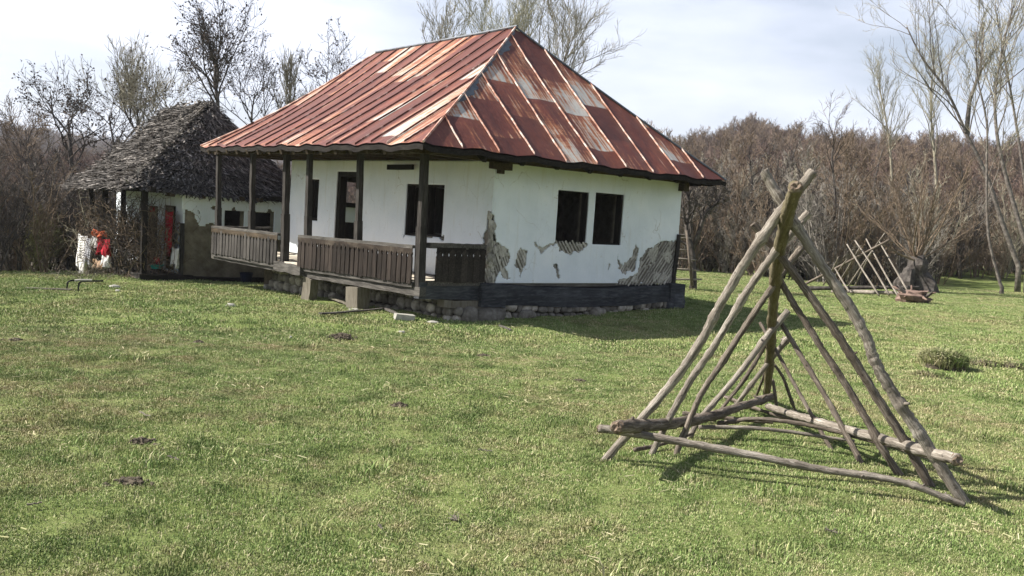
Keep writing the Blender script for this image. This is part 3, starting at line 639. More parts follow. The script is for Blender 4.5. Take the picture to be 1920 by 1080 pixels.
# wall plates, rafters, porch ceiling
mb = MB(); mb.beam((-.02, -.35, 2.19), (-.02, 8.45, 2.21), .14, .15, 14, .005, rnd=rn); mb.build('wall_plate', M_under, house, PL)
mb = MB(); mb.beam((-.5, .03, 2.17), (6.7, .03, 2.15), .16, .13, 12, .005, rnd=rn); mb.build('wall_plate', M_under, house, PL)
mb = MB(); mb.beam((1.28, -.10, 2.03), (1.72, -.10, 2.03), .12, .12, 2, .01, rnd=rn); mb.beam((1.52, -.13, 1.97), (1.56, .1, 1.98), .09, .14, 2, .01, rnd=rn); mb.build('beam_stub', M_under, house, PL)
mb = MB(); mb.beam((6.52, -.15, 2.0), (6.54, .3, 2.0), .16, .16, 2, .01, rnd=rn); mb.build('beam_stub', M_under, house, PL)
mb = MB(); mb.beam((WU-.12, 2.3, 1.98), (WU-.10, 3.2, 1.99), .05, .10, 2, .01, rnd=rn); mb.build('beam_stub', M_darkw, house, PL)
for k in range(8):
    y = .1+k*1.12; mb = MB(); mb.beam((-.15, y, 2.145+.01), (WU+.2, y, 2.17), .10, .09, 2, .006, rnd=rn); mb.build('ceiling_joist', M_under, house, PL)
mb = MB()
for k in range(62):
    y = -.15+k*.14
    if k in (17, 18, 31, 40): continue
    mb.box((-.1, y, 2.205+rn.uniform(0, .006)), (WU+.05, y+.13, 2.225), 0, col=rn.random())
mb.build('porch_ceiling', M_under, house, PL)
# ------------------------------------------------------------------ main roof
E0, E1, E2, E3 = (-.80, -1.0, 2.20), (6.72, -.98, 2.16), (7.2, 8.9, 2.25), (-.10, 8.9, 2.30)      # eave corners: near, right, back, far
A0, A1 = Vector((3.25, 1.80, 4.88)), Vector((3.25, 6.86, 4.80))
def rr_lerp(a, b, t): return Vector(a).lerp(Vector(b), t)
def sag(t, y): k = .012+.05*max(0, min(1, y/9)); return -k*math.sin(math.pi*min(1, t))*2.6
def roof_face(P0, P1, Q0, Q1, ncol, seed, skew=True):
    """P0-P1 eave, Q0-Q1 ridge (may coincide). Columns run square to the eave; returns the sheet, seam polylines"""
    P0, P1, Q0, Q1 = map(Vector, (P0, P1, Q0, Q1)); e = P1-P0; L_ = math.hypot(e.x, e.y); ed = Vector((e.x/L_, e.y/L_, 0)); nd = Vector((-ed.y, ed.x, 0))
    if (Q0-P0).dot(nd) < 0: nd = -nd
    q0, q1 = (Q0-P0).dot(ed), (Q1-P0).dot(ed); D0, D1 = (Q0-P0).dot(nd), (Q1-P0).dot(nd)
    def col(s, nt_=14):
        if s < q0: D = D0*s/q0; top = P0.lerp(Q0, s/q0); full = D0
        elif s > q1: D = D1*(L_-s)/(L_-q1); top = P1.lerp(Q1, (L_-s)/(L_-q1)); full = D1
        else: k = (s-q0)/max(1e-6, q1-q0); D = D0+(D1-D0)*k; top = Q0.lerp(Q1, k); full = D
        bot = P0+e*(s/L_); out = []; amp = .018*math.sin(s*5.1+seed)+.012*math.sin(s*11+seed)
        for k in range(nt_+1):
            t = k/nt_; p = bot.lerp(top, t); d = D*t; tt = d/full; p.z += sag(tt, p.y)+amp*(1-t)
            out.append((p, s, d*1.25))
        return out
    return L_, col, nd
def make_roof():
    sheet = MB(); under = MB(); ribs = []
    faces = [((E0, E3, A0, A1), .56, 0.0), ((E0, E1, A0, A0), .79, 40.0), ((E3, E2, A1, A1), .8, 80.0), ((E1, E2, A0, A1), .8, 120.0)]
    for (args, sp, us) in faces:
        L_, col, nd = roof_face(*args, 0, us)
        nst = round(L_/sp); sub = 4; cols = []
        for k in range(nst*sub+1):
            s = min(max(L_*k/(nst*sub), 0.004), L_-.004); cols.append(col(s))
        for k in range(nst*sub):
            a, b = cols[k], cols[k+1]
            for j in range(14):
                cup = 0
                uv = [(us+(k)/sub+.0005, a[j][2]), (us+(k+1)/sub-.0005, b[j][2]), (us+(k+1)/sub-.0005, b[j+1][2]), (us+k/sub+.0005, a[j+1][2])]
                sheet.quad(a[j][0], b[j][0], b[j+1][0], a[j+1][0], [(x, y*(.42 if us == 0 else 1)) for x, y in uv])
                o = Vector((0, 0, -.05)); under.quad(a[j][0]+o, a[j+1][0]+o, b[j+1][0]+o, b[j][0]+o)
            if True:
                o = Vector((0, 0, -.05)); under.quad(a[0][0]+Vector((0, 0, -.03)), b[0][0]+Vector((0, 0, -.03)), b[0][0]+Vector((0, 0, -.11)), a[0][0]+Vector((0, 0, -.11)))
        for k in range(1, nst):
            c = col(L_*k/nst, 20); wob = rn.uniform(-.02, .02)
            if c[-1][2] < .5: continue
            ribs.append((us, [p[0]+Vector((0, 0, .012)) for p in c]))
    r = sheet.build('roof', M_roof, house, PL, smooth=False)
    under.build('roof_boarding', M_darkw, r)
    for us, pl in ribs[:]:
        mb = MB(); pl = [p+Vector((rn.uniform(-.006, .006), rn.uniform(-.006, .006), 0)) for p in pl]
        
        for q in range(len(pl)-1): pass
        b0 = len(mb.v); dd = (pl[-1]-pl[0]); sd = Vector((-dd.y, dd.x, 0)).normalized()*.009
        for p in pl: mb.v += [tuple(p-sd), tuple(p+sd), tuple(p+sd*.6+Vector((0, 0, .036))), tuple(p-sd*.6+Vector((0, 0, .036)))]
        for q in range(len(pl)-1):
            for e in range(4): e2 = (e+1) % 4; mb.face((b0+q*4+e, b0+q*4+e2, b0+q*4+4+e2, b0+q*4+4+e))
        mb.face((b0+3, b0+2, b0+1, b0)); q = b0+4*(len(pl)-1); mb.face((q, q+1, q+2, q+3)); mb.build('standing_seam', M_seam_shade if us == 0 else M_seam, r)
    for (a, b) in ((E0, A0), (E1, A0), (E3, A1), (E2, A1)):
        mb = MB(); a, b = Vector(a), Vector(b); pl = []
        for k in range(15):
            p = a.lerp(b, k/14); p.z += sag(k/14, p.y)+.02; pl.append(p)
        mb.tube(pl, .022, 5); mb.build('hip_seam', M_flash if a.y < 0 and a.x > 0 else M_seam, r)
    mb = MB(); mb.tube([A0+Vector((0, -.05, .03)), A0.lerp(A1, .3)+Vector((0, 0, .02)), A0.lerp(A1, .7)+Vector((0, 0, .02)), A1+Vector((0, 0, .03))], .03, 6); mb.build('ridge_cap', M_flash, r)
    # ragged zinc flashing down the near hip, on the side face
    mb = MB(); a, b = Vector(E0), A0; prev = None
    ds = (Vector(E1)-Vector(E0)).normalized()
    for k in range(60):
        t = .30+.70*k/59; p = a.lerp(b, t); p.z += sag(t, p.y)+.014
        w_s = (.03+.11*abs(noise.noise((k*.23, 4, 1)))*2+.14*abs(noise.noise((k*.06, 1, 8)))*2)*(1-.3*t)
        # step sideways along the side face (its eave direction), clipped before the opposite hip
        w_s = min(w_s, max(.01, (1-t)*6.5*.8))
        q = p+ds*w_s
        if prev: mb.quad(prev[0], prev[1], q, p)
        prev = (p, q)
    mb.build('hip_flashing', M_flash, r)
    return r
roof = make_roof()
for k in range(16):                          # rafter tails under the porch eave
    t = (k+1.2)/17.2; y = -1+9.9*t; x0 = -.74+.62*t; mb = MB(); x1 = .35
    mb.beam((x0, y, 2.075+.09*t), (x1, y, 2.075+.09*t+(x1-x0)*.46), .08, .09, 2, .004, rnd=rn); mb.build('rafter', M_under, house, PL)
for k in range(8):
    x = .5+5.6*k/7; mb = MB(); mb.beam((x, -.90, 2.06), (x, -.05, 2.06+.85*.62), .08, .09, 2, .004, rnd=rn); mb.build('rafter', M_darkw, house, PL)
# ------------------------------------------------------------------ ground helpers
def gpt(px, py):
    z = 0.0
    for _ in range(30):
        p = atz(px, py, z); z = .5*z+.5*gz(p[0], p[1])
    return Vector((p[0], p[1], gz(p[0], p[1])))
def gat(px, d):
    """ground point in the direction of picture column px at distance d"""
    p = at(px, 530, d); return Vector((p[0], p[1], gz(p[0], p[1])))
def interp(a, b, t): return a+(b-a)*t
# ------------------------------------------------------------------ HAY RACK
def depth_of(P): return float((M.T@(np.array(P)-EYE))[2])
def catmull(P, n=5):
    P = [Vector(p) for p in P]; out = []
    for i in range(len(P)-1):
        p0 = P[max(i-1, 0)]; p1 = P[i]; p2 = P[i+1]; p3 = P[min(i+2, len(P)-1)]
        for k in range(n):
            t = k/n; out.append(0.5*((2*p1)+(-p0+p2)*t+(2*p0-5*p1+4*p2-p3)*t*t+(-p0+3*p1-3*p2+p3)*t**3))
    out.append(P[-1]); return out
rk = random.Random(77)
def pole_mesh(pts, r0, r1, knots=3, n=11, lump=.13):
    pts = [Vector(p) for p in pts]; pts = [p if k in (0, len(pts)-1) else p*.6+(pts[k-1]+pts[k+1])*.2 for k, p in enumerate(pts)]
    r0 *= .9; r1 *= .9; knots += 2
    """rough peeled pole with small knots and cut ends"""
    pl = catmull(pts, 10); m = len(pl); mb = MB(); kn = [(rk.uniform(.05, .95), rk.uniform(.12, .3)) for _ in range(knots)]; rad = []
    for k in range(m):
        t = k/(m-1); r = r0+(r1-r0)*t; r *= 1+.07*noise.noise((t*9, r0*900, 3))
        for (a, b_) in kn: r *= 1+b_*math.exp(-((t-a)/.012)**2)
        rad.append(r)
        if 0 < k < m-1: pl[k] = pl[k]+Vector((rk.uniform(-1, 1), rk.uniform(-1, 1), rk.uniform(-1, 1)))*r0*.05
    mb.tube(pl, rad, n, True, None, lump, rk, rk.uniform(0, 40))
    for (a, b_) in kn:                                     # broken-off branch stubs
        if rk.random() < .6:
            k = int(a*(m-1)); d = Vector((rk.uniform(-1, 1), rk.uniform(-1, 1), rk.uniform(0, 1))).normalized(); mb.tube([pl[k], pl[k]+d*rad[k]*rk.uniform(1.3, 1.9)], [rad[k]*.35, rad[k]*.22], 5)
    return mb, pl, rad
def end_cap(p, d, r, parent, loc):
    mb = MB(); b = 0; n = 10; d = Vector(d).normalized(); a = d.cross(Vector((0, 0, 1))).normalized(); c = d.cross(a)
    mb.v.append(tuple(Vector(p)+d*.006-d*r*.25))
    for rr_, off in ((.5, .012), (.86, .004), (1.03, -.02)):
        for q in range(n):
            t = 6.283*q/n; k = rr_*r*(1+rk.uniform(-.12, .12)); mb.v.append(tuple(Vector(p)+a*math.cos(t)*k+c*math.sin(t)*k+d*(off+rk.uniform(-.008, .008))))
    for q in range(n): mb.face((0, 1+q, 1+(q+1) % n))
    for ring in range(2):
        for q in range(n): q2 = (q+1) % n; o = 1+ring*n; mb.face((o+q, o+n+q, o+n+q2, o+q2))
    return mb.build('cut_end', M_cut, parent, loc)
rbase = gpt(1440, 850); rack = empty('hay_rack', rbase, 0, label='wooden hay drying rack of crossed crooked poles standing in the foreground', cat='hay rack')
def rp(p): return Vector(p)-rbase
INV = lambda y: 1/9.25+(1/5.85-1/9.25)*(745-y)/395
def leg(px, cross_y, off=.07, r0=.034, r1=.03, m=None, knots=3, lift=0.0, name='pole'):
    foot = gpt(*px[0]); df = depth_of(foot); dc = 1/INV(cross_y)+off
    y0 = px[0][1]; P = []
    for (x, y) in px:
        inv = 1/df+(1/dc-1/df)*(y0-y)/(y0-cross_y); P.append(rp(Vector(at(x, y, 1/inv))))
    P[0] = P[0]+(P[0]-P[1]).normalized()*.05
    mb, pl, rad = pole_mesh(P, r0, r1, knots); o = mb.build(name, m or M_pole, rack, smooth=True)
    return o, pl, rad
P = [rp(Vector(at(x, y, 1/INV(y)))) for x, y in [(1437, 747), (1443, 690), (1447, 600), (1453, 520), (1464, 450), (1478, 395), (1493, 350)]]
mb, pl, rad = pole_mesh(P, .040, .051, 4); o = mb.build('ridge_pole', M_poley, rack, smooth=True); end_cap(pl[-1], pl[-1]-pl[-2], rad[-1]*1.02, o, None)
Lg = [
 ([(1133, 864), (1200, 789), (1267, 713), (1322, 632), (1344, 578), (1376, 528), (1408, 475), (1448, 415), (1492, 365), (1525, 321)], 400, .033, .037, M_pole),
 ([(1220, 856), (1258, 778), (1292, 711), (1339, 655), (1367, 600), (1411, 528), (1450, 478), (1483, 435), (1517, 398)], 452, .026, .032, M_pole),
 ([(1268, 851), (1297, 778), (1314, 733), (1350, 689), (1400, 605), (1444, 544), (1480, 493), (1503, 464)], 515, .024, .028, M_poled),
 ([(1290, 822), (1314, 778), (1361, 733), (1400, 684), (1444, 620), (1478, 583)], 598, .025, .03, M_pole),
 ([(1335, 792), (1353, 764), (1400, 711), (1434, 648), (1448, 620)], 640, .019, .02, M_poled),
 ([(1372, 772), (1383, 755), (1433, 689), (1480, 631)], 662, .021, .028, M_pole),
 ([(1417, 745), (1430, 712), (1442, 680)], 690, .014, .016, M_poled),
 ([(1806, 940), (1767, 880), (1733, 826), (1694, 770), (1660, 713), (1637, 676), (1629, 640), (1609, 598), (1564, 532), (1524, 472), (1487, 415), (1458, 368), (1432, 320)], 400, .043, .036, M_pole),
 ([(1743, 911), (1699, 826), (1654, 764), (1615, 696), (1569, 623), (1513, 547), (1471, 487), (1440, 452), (1411, 420)], 452, .036, .027, M_poled),
 ([(1686, 891), (1654, 843), (1626, 787), (1586, 719), (1541, 657), (1513, 606), (1478, 555), (1452, 505), (1438, 470)], 515, .031, .024, M_poled),
 ([(1617, 872), (1581, 803), (1547, 741), (1502, 668), (1462, 602), (1443, 570)], 598, .026, .02, M_poled),
 ([(1559, 843), (1525, 785), (1485, 712), (1455, 656), (1425, 605)], 640, .018, .016, M_poled),
 ([(1492, 774), (1480, 740), (1468, 702), (1452, 684)], 684, .017, .015, M_poled),
 ([(1456, 764), (1453, 735), (1449, 712)], 705, .016, .017, M_poled)]
for k, (px, cy_, r0, r1, m) in enumerate(Lg): leg(px, cy_, .085 if k < 7 else .15, r0, r1, m, 3 if k < 11 else 1)
def log(px, z0, z1, r0, r1, m, knots=2, ends=(0, 0), name='base_log'):
    P = []; n = len(px)-1; d0 = depth_of(atz(px[0][0], px[0][1], z0)); d1 = depth_of(atz(px[-1][0], px[-1][1], z1))
    for k, (x, y) in enumerate(px):
        t = (x-px[0][0])/(px[-1][0]-px[0][0]); P.append(rp(Vector(at(x, y, 1/(1/d0+(1/d1-1/d0)*t)))))
    mb, pl, rad = pole_mesh(P, r0, r1, knots); o = mb.build(name, m, rack, smooth=True)
    if ends[0]: end_cap(pl[0], pl[0]-pl[1], rad[0], o, None)
    if ends[1]: end_cap(pl[-1], pl[-1]-pl[-2], rad[-1], o, None)
    return o
log([(1123, 803), (1190, 812), (1300, 833), (1440, 858), (1545, 884), (1620, 889), (1700, 903), (1750, 925), (1808, 947)], .25, .02, .032, .022, M_pole, 3, (1, 0))
log([(1155, 801), (1250, 797), (1340, 783), (1390, 760), (1447, 744)], .34, .12, .049, .038, M_poled, 2, (1, 0))
log([(1795, 862), (1722, 842), (1650, 822), (1545, 794), (1480, 776), (1440, 762)], .33, .10, .043, .033, M_pole, 2, (1, 0))
log([(1280, 775), (1320, 780), (1400, 788), (1450, 792)], .06, .08, .022, .016, M_poled, 1)
log([(1310, 801), (1400, 800), (1480, 808), (1560, 823), (1602, 827)], .10, .10, .020, .012, M_pole, 3)
log([(1345, 795), (1372, 792), (1400, 782), (1480, 789), (1560, 806), (1640, 830), (1700, 845)], .09, .12, .024, .012, M_poled, 3)
log([(1360, 744), (1420, 768), (1470, 783), (1560, 805), (1620, 822), (1690, 842), (1740, 858)], .05, .13, .019, .012, M_poled, 4)
log([(1190, 843), (1225, 838), (1270, 825), (1300, 812)], .04, .06, .018, .012, M_poled, 1)
# ------------------------------------------------------------------ SHINGLED COTTAGE behind
rc = random.Random(21)
C0 = at(268, 514, 22.4); AZ2 = R(40); cu = Vector((math.cos(AZ2), math.sin(AZ2), 0)); cv = Vector((-cu.y, cu.x, 0))
cot = empty('old_cottage', C0, AZ2, label='small derelict cottage with shaggy grey shingle roof and brown mud showing through its wall', cat='cottage')
def cl(p): d = Vector(p)-Vector(C0); return Vector((d.dot(cu), d.dot(cv), d.z))
def cpl(px, py, axis, o):
    nn = cv if axis == 'y' else cu; P0 = Vector(C0)+nn*o; r = Vector(ray(px, py)); e = Vector(EYE); t = (P0-e).dot(nn)/r.dot(nn); return cl(e+r*t)
CW = cpl(341, 500, 'y', 0).x
def pa(px, py): q = cpl(px, py, 'y', 0); return (q.x, q.z)
def pb_(px, py): q = cpl(px, py, 'x', CW); return (q.y, q.z)
RH = []
for (x0, y0, x1, y1) in ((422, 394, 456, 430), (474, 398, 513, 432)):
    a, b = pa(x0, y0), pa(x1, y1); RH.append((a[0], b[0], min(a[1], b[1])-.2, max(a[1], b[1])))
FH = []
for (x0, x1) in ((330, 308), (297, 278)):
    a, b = pb_(x0, 388)[0], pb_(x1, 388)[0]; FH.append((a, b, .05, pb_(x0, 388)[1]))
UW = 6.3; WT = 2.0
mb = MB(); wall_core(mb, 'y', .04, .2, CW+.03, UW, -.15, WT, RH); mb.build('side_wall', M_mudbrown, cot)
mb = MB(); wall_core(mb, 'x', CW+.04, .2, .242, 5.2, -.1, WT, FH); mb.build('porch_wall', M_mudbrown, cot)
mb = MB(); mb.box((CW+.3, 2.6, -.05), (UW-.1, 2.7, WT)); mb.box((CW+.03, 5.2, -.1), (UW, 5.3, WT)); mb.box((UW-.1, .25, -.1), (UW-.003, 5.19, WT)); mb.build('inner_wall', M_darkw, cot)
DC = [pa(*p) for p in [(341, 391), (349, 391), (357, 398), (365, 401), (368, 412), (374, 421), (383, 425), (395, 419), (406, 420), (420, 432), (450, 436), (490, 440), (530, 452), (600, 470), (610, 545), (330, 545), (330, 391)]]
DD = [pa(*p) for p in [(393, 389), (400, 387), (408, 391), (406, 394), (397, 393)]]; DE = [pa(*p) for p in [(371, 394), (374, 394), (376, 401), (373, 402)]]
DF = [pa(*p) for p in [(434, 396), (437, 389), (441, 388), (445, 396)]]; DG = [pa(*p) for p in [(497, 400), (502, 394), (512, 392), (514, 401)]]
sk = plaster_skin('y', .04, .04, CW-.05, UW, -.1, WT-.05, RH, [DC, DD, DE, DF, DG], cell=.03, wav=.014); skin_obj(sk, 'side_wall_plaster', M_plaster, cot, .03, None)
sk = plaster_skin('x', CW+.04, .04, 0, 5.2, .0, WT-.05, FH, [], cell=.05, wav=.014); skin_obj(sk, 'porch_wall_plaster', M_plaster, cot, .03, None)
mb = MB(); laths(mb, 'y', .034, [(p[0], min(p[1], 1.25)) for p in DC], R(-42), .17, .03, rc, .02, .02); mb.build('exposed_laths', M_mudbrown, cot)
mb = MB(); mb.beam((CW-.02, -.01, -.1), (CW-.03, -.01, 1.25), .09, .09, 4, .01, rnd=rc); mb.build('corner_post', M_postw, cot)
mb = MB(); mb.beam((-.12, -.02, -.10), (CW+.25, -.02, -.12), .2, .22, 5, .008, rnd=rc); mb.build('sill_beam', M_darkw, cot)
mb = MB(); mb.beam((CW+.25, -.06, -.20), (UW+.1, -.05, -.26), .22, .30, 10, .01, rnd=rc); mb.build('sill_beam', M_darkw, cot)
mb = MB(); mb.beam((0, -.1, -.08), (0, 5.0, -.12), .16, .14, 8, .01, rnd=rc); mb.build('porch_edge_beam', M_railw, cot)
mb = MB(); mb.box((.0, .05, -.07), (CW, 5.0, -.02)); mb.build('porch_floor', M_railw, cot)
mb = MB(); mb.box((.15, .12, -.9), (UW, 5.1, -.1)); mb.build('foundation_core', M_earth, cot)
for (y, w0) in ((.05, .13), (1.6, .1), (3.1, .12), (4.3, .12)):
    mb = MB(); mb.beam((.02, y, -.05), (.0, y+.02, 1.98), w0, w0, 5, .005, (0, 1, 0), rc); mb.build('porch_post', M_darkw, cot)
mb = MB(); mb.beam((0, -.5, 2.02), (0, 5.2, 1.98), .14, .13, 8, .006, rnd=rc); mb.beam((-.4, .02, 2.03), (UW+.3, .02, 1.93), .13, .13, 8, .006, rnd=rc); mb.build('wall_plate', M_darkw, cot)
for px in (320, 378, 452, 486):
    q = cpl(px, 372, 'y', -.1); mb = MB(); mb.beam((q.x, -.2, 1.93), (q.x, .1, 1.93), .12, .1, 2, .006, rnd=rc); mb.build('beam_stub', M_under, cot)
# balustrade remains on the porch front
for (y0, y1) in ((1.7, 3.05), (3.15, 4.25)):
    mb = MB(); mb.beam((-.02, y0, .62), (-.02, y1, .60), .07, .05, 4, .006, rnd=rc); mb.build('porch_rail', M_railw, cot)
# roof shell
RA, RB, RC_, R1, R2 = at(236, 353, 21.6), at(124, 351, 25.2), at(610, 388, 25.6), at(397, 191, 24.6), at(306, 207, 26.8)
RD = RB+(RC_-RA)
ra, rb, rcc, r1, r2, rd = map(cl, (RA, RB, RC_, R1, R2, RD))
def subface(tri4, n, mb):
    """quad or triangle patch (eave a-b, ridge d-c) as a sagging grid; returns sampler"""
    a, b, c, d = tri4
    def f(s, t):
        p = a.lerp(b, s).lerp(d.lerp(c, s), t); p = p.copy(); p.z += -.12*math.sin(math.pi*t)+.05*noise.noise((s*5, t*5, n)); return p
    g = 12
    for i in range(g):
        for j in range(g): mb.quad(f(i/g, j/g), f((i+1)/g, j/g), f((i+1)/g, (j+1)/g), f(i/g, (j+1)/g))
    return f
mb = MB(); fs = []
for k, q in enumerate(((ra, rcc, r1, r1), (rb, ra, r1, r2), (rcc, rd, r2, r1), (rd, rb, r2, r2))): fs.append(subface(q, k*3.3, mb))
rf = mb.build('roof', M_darkw, cot)
mb = MB()
for k, (f, ntot) in enumerate(zip(fs, (11500, 10000, 700, 700))):
    rows = 44 if k < 2 else 14
    for i in range(ntot):
        t = (int(rc.random()*rows)+rc.uniform(-.2, .2))/rows; t = min(max(t, 0.0), .99)
        if k in (0, 3) and rc.random() < t: continue
        s_ = rc.random(); p = f(s_, t); dn = (f(s_, max(t-.03, 0))-f(s_, min(t+.03, 1))).normalized()
        if t < .03: dn = (f(s_, 0)-f(s_, .06)).normalized()
        side = (f(min(s_+.02, 1), t)-f(max(s_-.02, 0), t))
        if side.length < 1e-3: side = cv.copy()
        side.normalize(); nn = dn.cross(side).normalized()
        if nn.z < 0: nn = -nn
        a = rc.gauss(0, .38); ln = rc.uniform(.12, .32); wv = rc.uniform(.007, .024); d = (dn*math.cos(a)+side*math.sin(a)); w2 = (side*math.cos(a)-dn*math.sin(a))*wv
        lift = nn*rc.uniform(.02, .16); p0 = p-d*ln*.4+nn*.012; p1 = p+d*ln*.6+lift; tone = min(1, max(0, rc.gauss(.35, .25))) if rc.random() < .86 else rc.uniform(.85, 1.8)
        mb.quad(p0-w2, p0+w2, p1+w2*rc.uniform(.3, 1), p1-w2, None, tone)
sh = mb.build('shingles', M_thatch, rf)
mb = MB()
for i in range(170):                                   # loose straws and split shingles on hips and ridge
    e = rc.choice(((ra, r1), (r1, r2), (r2, rb))); p = e[0].lerp(e[1], rc.random()); p.z += -.1+rc.uniform(.05, .22) if e[0] is not r1 else rc.uniform(0, .08)
    d = Vector((rc.uniform(-1, 1), rc.uniform(-1, 1), rc.uniform(-.5, .5))).normalized()*rc.uniform(.1, .3); mb.beam(p-d*.5, p+d*.5, rc.uniform(.02, .07), .012, 1, .004, rnd=rc, col=rc.uniform(.2, .9))
mb.build('ridge_shingles', M_thatch, rf)['kind'] = 'stuff'
# ------------------------------------------------------------------ trees
def path(rnd, p, d, L_, r0, r1, n, wob, upb):
    pts = [Vector(p)]; rad = [r0]; d = Vector(d).normalized()
    for k in range(n):
        d = (d+Vector((rnd.gauss(0, wob), rnd.gauss(0, wob), rnd.gauss(0, wob)*.7+upb))).normalized()
        pts.append(pts[-1]+d*L_/n); rad.append(r0+(r1-r0)*(k+1)/n)
    return pts, rad
def grow(segs, rnd, pts, rad, lvl, P):
    if lvl >= P['levels']: return
    nch = P['n'][lvl]; L0 = sum((pts[i+1]-pts[i]).length for i in range(len(pts)-1)); m = len(pts)-1
    for c in range(nch):
        t = P['start'][lvl]+(1-P['start'][lvl])*(c+rnd.random())/nch; k = min(int(t*m), m-1); f = t*m-k
        p = pts[k].lerp(pts[k+1], f); r = rad[k]+(rad[k+1]-rad[k])*f; d = (pts[k+1]-pts[k]).normalized()
        ax = d.cross(Vector((rnd.gauss(0, 1), rnd.gauss(0, 1), rnd.gauss(0, 1)))).normalized(); a = R(rnd.gauss(P['ang'][lvl], 9))
        nd = (d*math.cos(a)+ax*math.sin(a)); nd.z += P['up'][lvl]
        ll = L0*P['len'][lvl]*(1.15-.6*t)*rnd.uniform(.7, 1.25) if lvl == 0 else L0*P['len'][lvl]*(1.1-.45*t)*rnd.uniform(.6, 1.2)
        rr_ = max(r*P['rr'][lvl], P['rmin']); q, qr = path(rnd, p, nd, ll, rr_, max(rr_*.3, P['rmin']*.6), P['seg'][lvl], P['wob'], P['up'][lvl]*.12)
        segs.append((lvl+1, q, qr)); grow(segs, rnd, q, qr, lvl+1, P)
BASE = dict(levels=3, n=[14, 9, 7], start=[.3, .2, .15], ang=[50, 42, 38], up=[.25, .15, .1], len=[.42, .45, .5], rr=[.5, .5, .5], seg=[6, 4, 3], wob=.16, rmin=.008)
def params(**k): q = dict(BASE); q.update(k); return q
def tree_meshes(rnd, trunks, P, pods=0, podsize=.05):
    tk, tw, pd = MB(), MB(), MB(); ends = []
    for (pts, rad) in trunks:
        segs = [(0, pts, rad)]; grow(segs, rnd, pts, rad, 0, P)
        for (lv, q, qr) in segs:
            (tk if lv <= 1 else tw).tube(q, qr, 7 if lv == 0 else (5 if lv == 1 else 3), lv == 0, None, .08 if lv == 0 else 0, rnd)
            if lv >= 2: ends.append(q)
    for _ in range(pods):
        q = rnd.choice(ends); p = q[rnd.randrange(1, len(q))]+Vector((rnd.gauss(0, .06), rnd.gauss(0, .06), rnd.gauss(-.03, .06))); s_ = podsize*rnd.uniform(.5, 1.4)
        a = Vector((rnd.gauss(0, 1), rnd.gauss(0, 1), rnd.gauss(0, 1))).normalized()*s_; b = a.cross(Vector((rnd.gauss(0, 1), rnd.gauss(0, 1), rnd.gauss(0, 1)))).normalized()*s_*.6
        pd.quad(p-a, p+b, p+a, p-b)
    return tk, tw, pd
def tree(name, base_, trunks, P, seed, mt, mw, label, group=None, pods=0, podsize=.05, cat='tree'):
    rnd = random.Random(seed); b = Vector(base_)
    o = empty(name, b, 0, label=label, cat=cat, group=group)
    tk, tw, pd = tree_meshes(rnd, [([Vector(p)-b for p in q], r) for q, r in trunks], P, pods, podsize)
    tk.build('trunk', mt, o, smooth=True); 
    if tw.v: tw.build('crown', mw, o)
    if pd.v: pd.build('dry_pods', M_pods, o)['kind'] = 'stuff'
    return o
def trunk_px(px, d, r0, r1, n=4, lean=0.0):
    """trunk whose foot stands on the ground at distance d; px = picture points up the stem"""
    P = [Vector(at(x, y, d+lean*k)) for k, (x, y) in enumerate(px)]; pl = catmull(P, n); m = len(pl)
    return pl, [r0+(r1-r0)*(k/(m-1))**.8 for k in range(m)]
def foot(px, d): q = gat(px, d); return q
def grounded(px, d, r0, r1, **k):
    f = foot(px[0][0], d); x, y, _ = 0, 0, 0
    pl, rad = trunk_px(px, d, r0, r1, **k); return f, [([f-Vector((0, 0, .15))]+pl, [r0*1.25]+rad)]
TG = 'bare trees behind the cottage'; TR = 'tall bare trees on the right'
PA = params(n=[15, 9, 7], len=[.48, .5, .5], ang=[55, 42, 38], up=[.35, .2, .1], rmin=.0075)
# dark pod trees on the left
f, t = grounded([(143, 480), (137, 380), (134, 300), (131, 265), (128, 225)], 36, .13, .04); tree('locust_tree', f, t, params(n=[11, 8, 6], len=[.42, .5, .45], start=[.42, .3, .2], up=[.45, .15, .05], ang=[55, 42, 40], rmin=.0085, wob=.2), 3, M_bdark, M_bdark, 'dark bare tree with flat brown seed clusters, standing left of the cottage roof', TG, 1100, .05)
f, t = grounded([(404, 420), (407, 300), (408, 190), (402, 150), (408, 110)], 33, .13, .03); tree('locust_tree', f, t, params(n=[20, 9, 6], len=[.36, .5, .5], start=[.45, .2, .2], up=[.4, .25, .15], ang=[52, 42, 40], rmin=.0075), 4, M_bdark, M_bdark, 'tallest dark bare tree with seed clusters rising above the cottage ridge', TG, 2000, .045)
f, t = grounded([(325, 420), (322, 300), (328, 240), (318, 195)], 35, .09, .02); tree('locust_tree', f, t, params(n=[14, 8, 6], len=[.42, .5, .5], start=[.4, .2, .2], rmin=.0075), 5, M_bgrey, M_bpale, 'pale bare tree between the dark tall one and the cottage hip', TG, 500, .045)
f, t = grounded([(487, 420), (480, 300), (472, 225), (478, 175)], 34, .08, .02); tree('locust_tree', f, t, params(n=[15, 8, 6], len=[.40, .5, .5], start=[.4, .2, .2], rmin=.0075), 6, M_bdark, M_bdark, 'low dark bare tree with seed clusters beside the rusty roof edge', TG, 500, .042)
f, t = grounded([(238, 430), (262, 290), (262, 260), (245, 230), (232, 205)], 37, .10, .02); tree('willow_tree', f, t, params(n=[16, 11, 7], len=[.40, .45, .5], start=[.4, .1, .1], up=[.5, .4, .3], ang=[40, 32, 30], rmin=.009), 7, M_bdark, M_bpale, 'pale feathery bare tree leaning left above the cottage eave', TG)
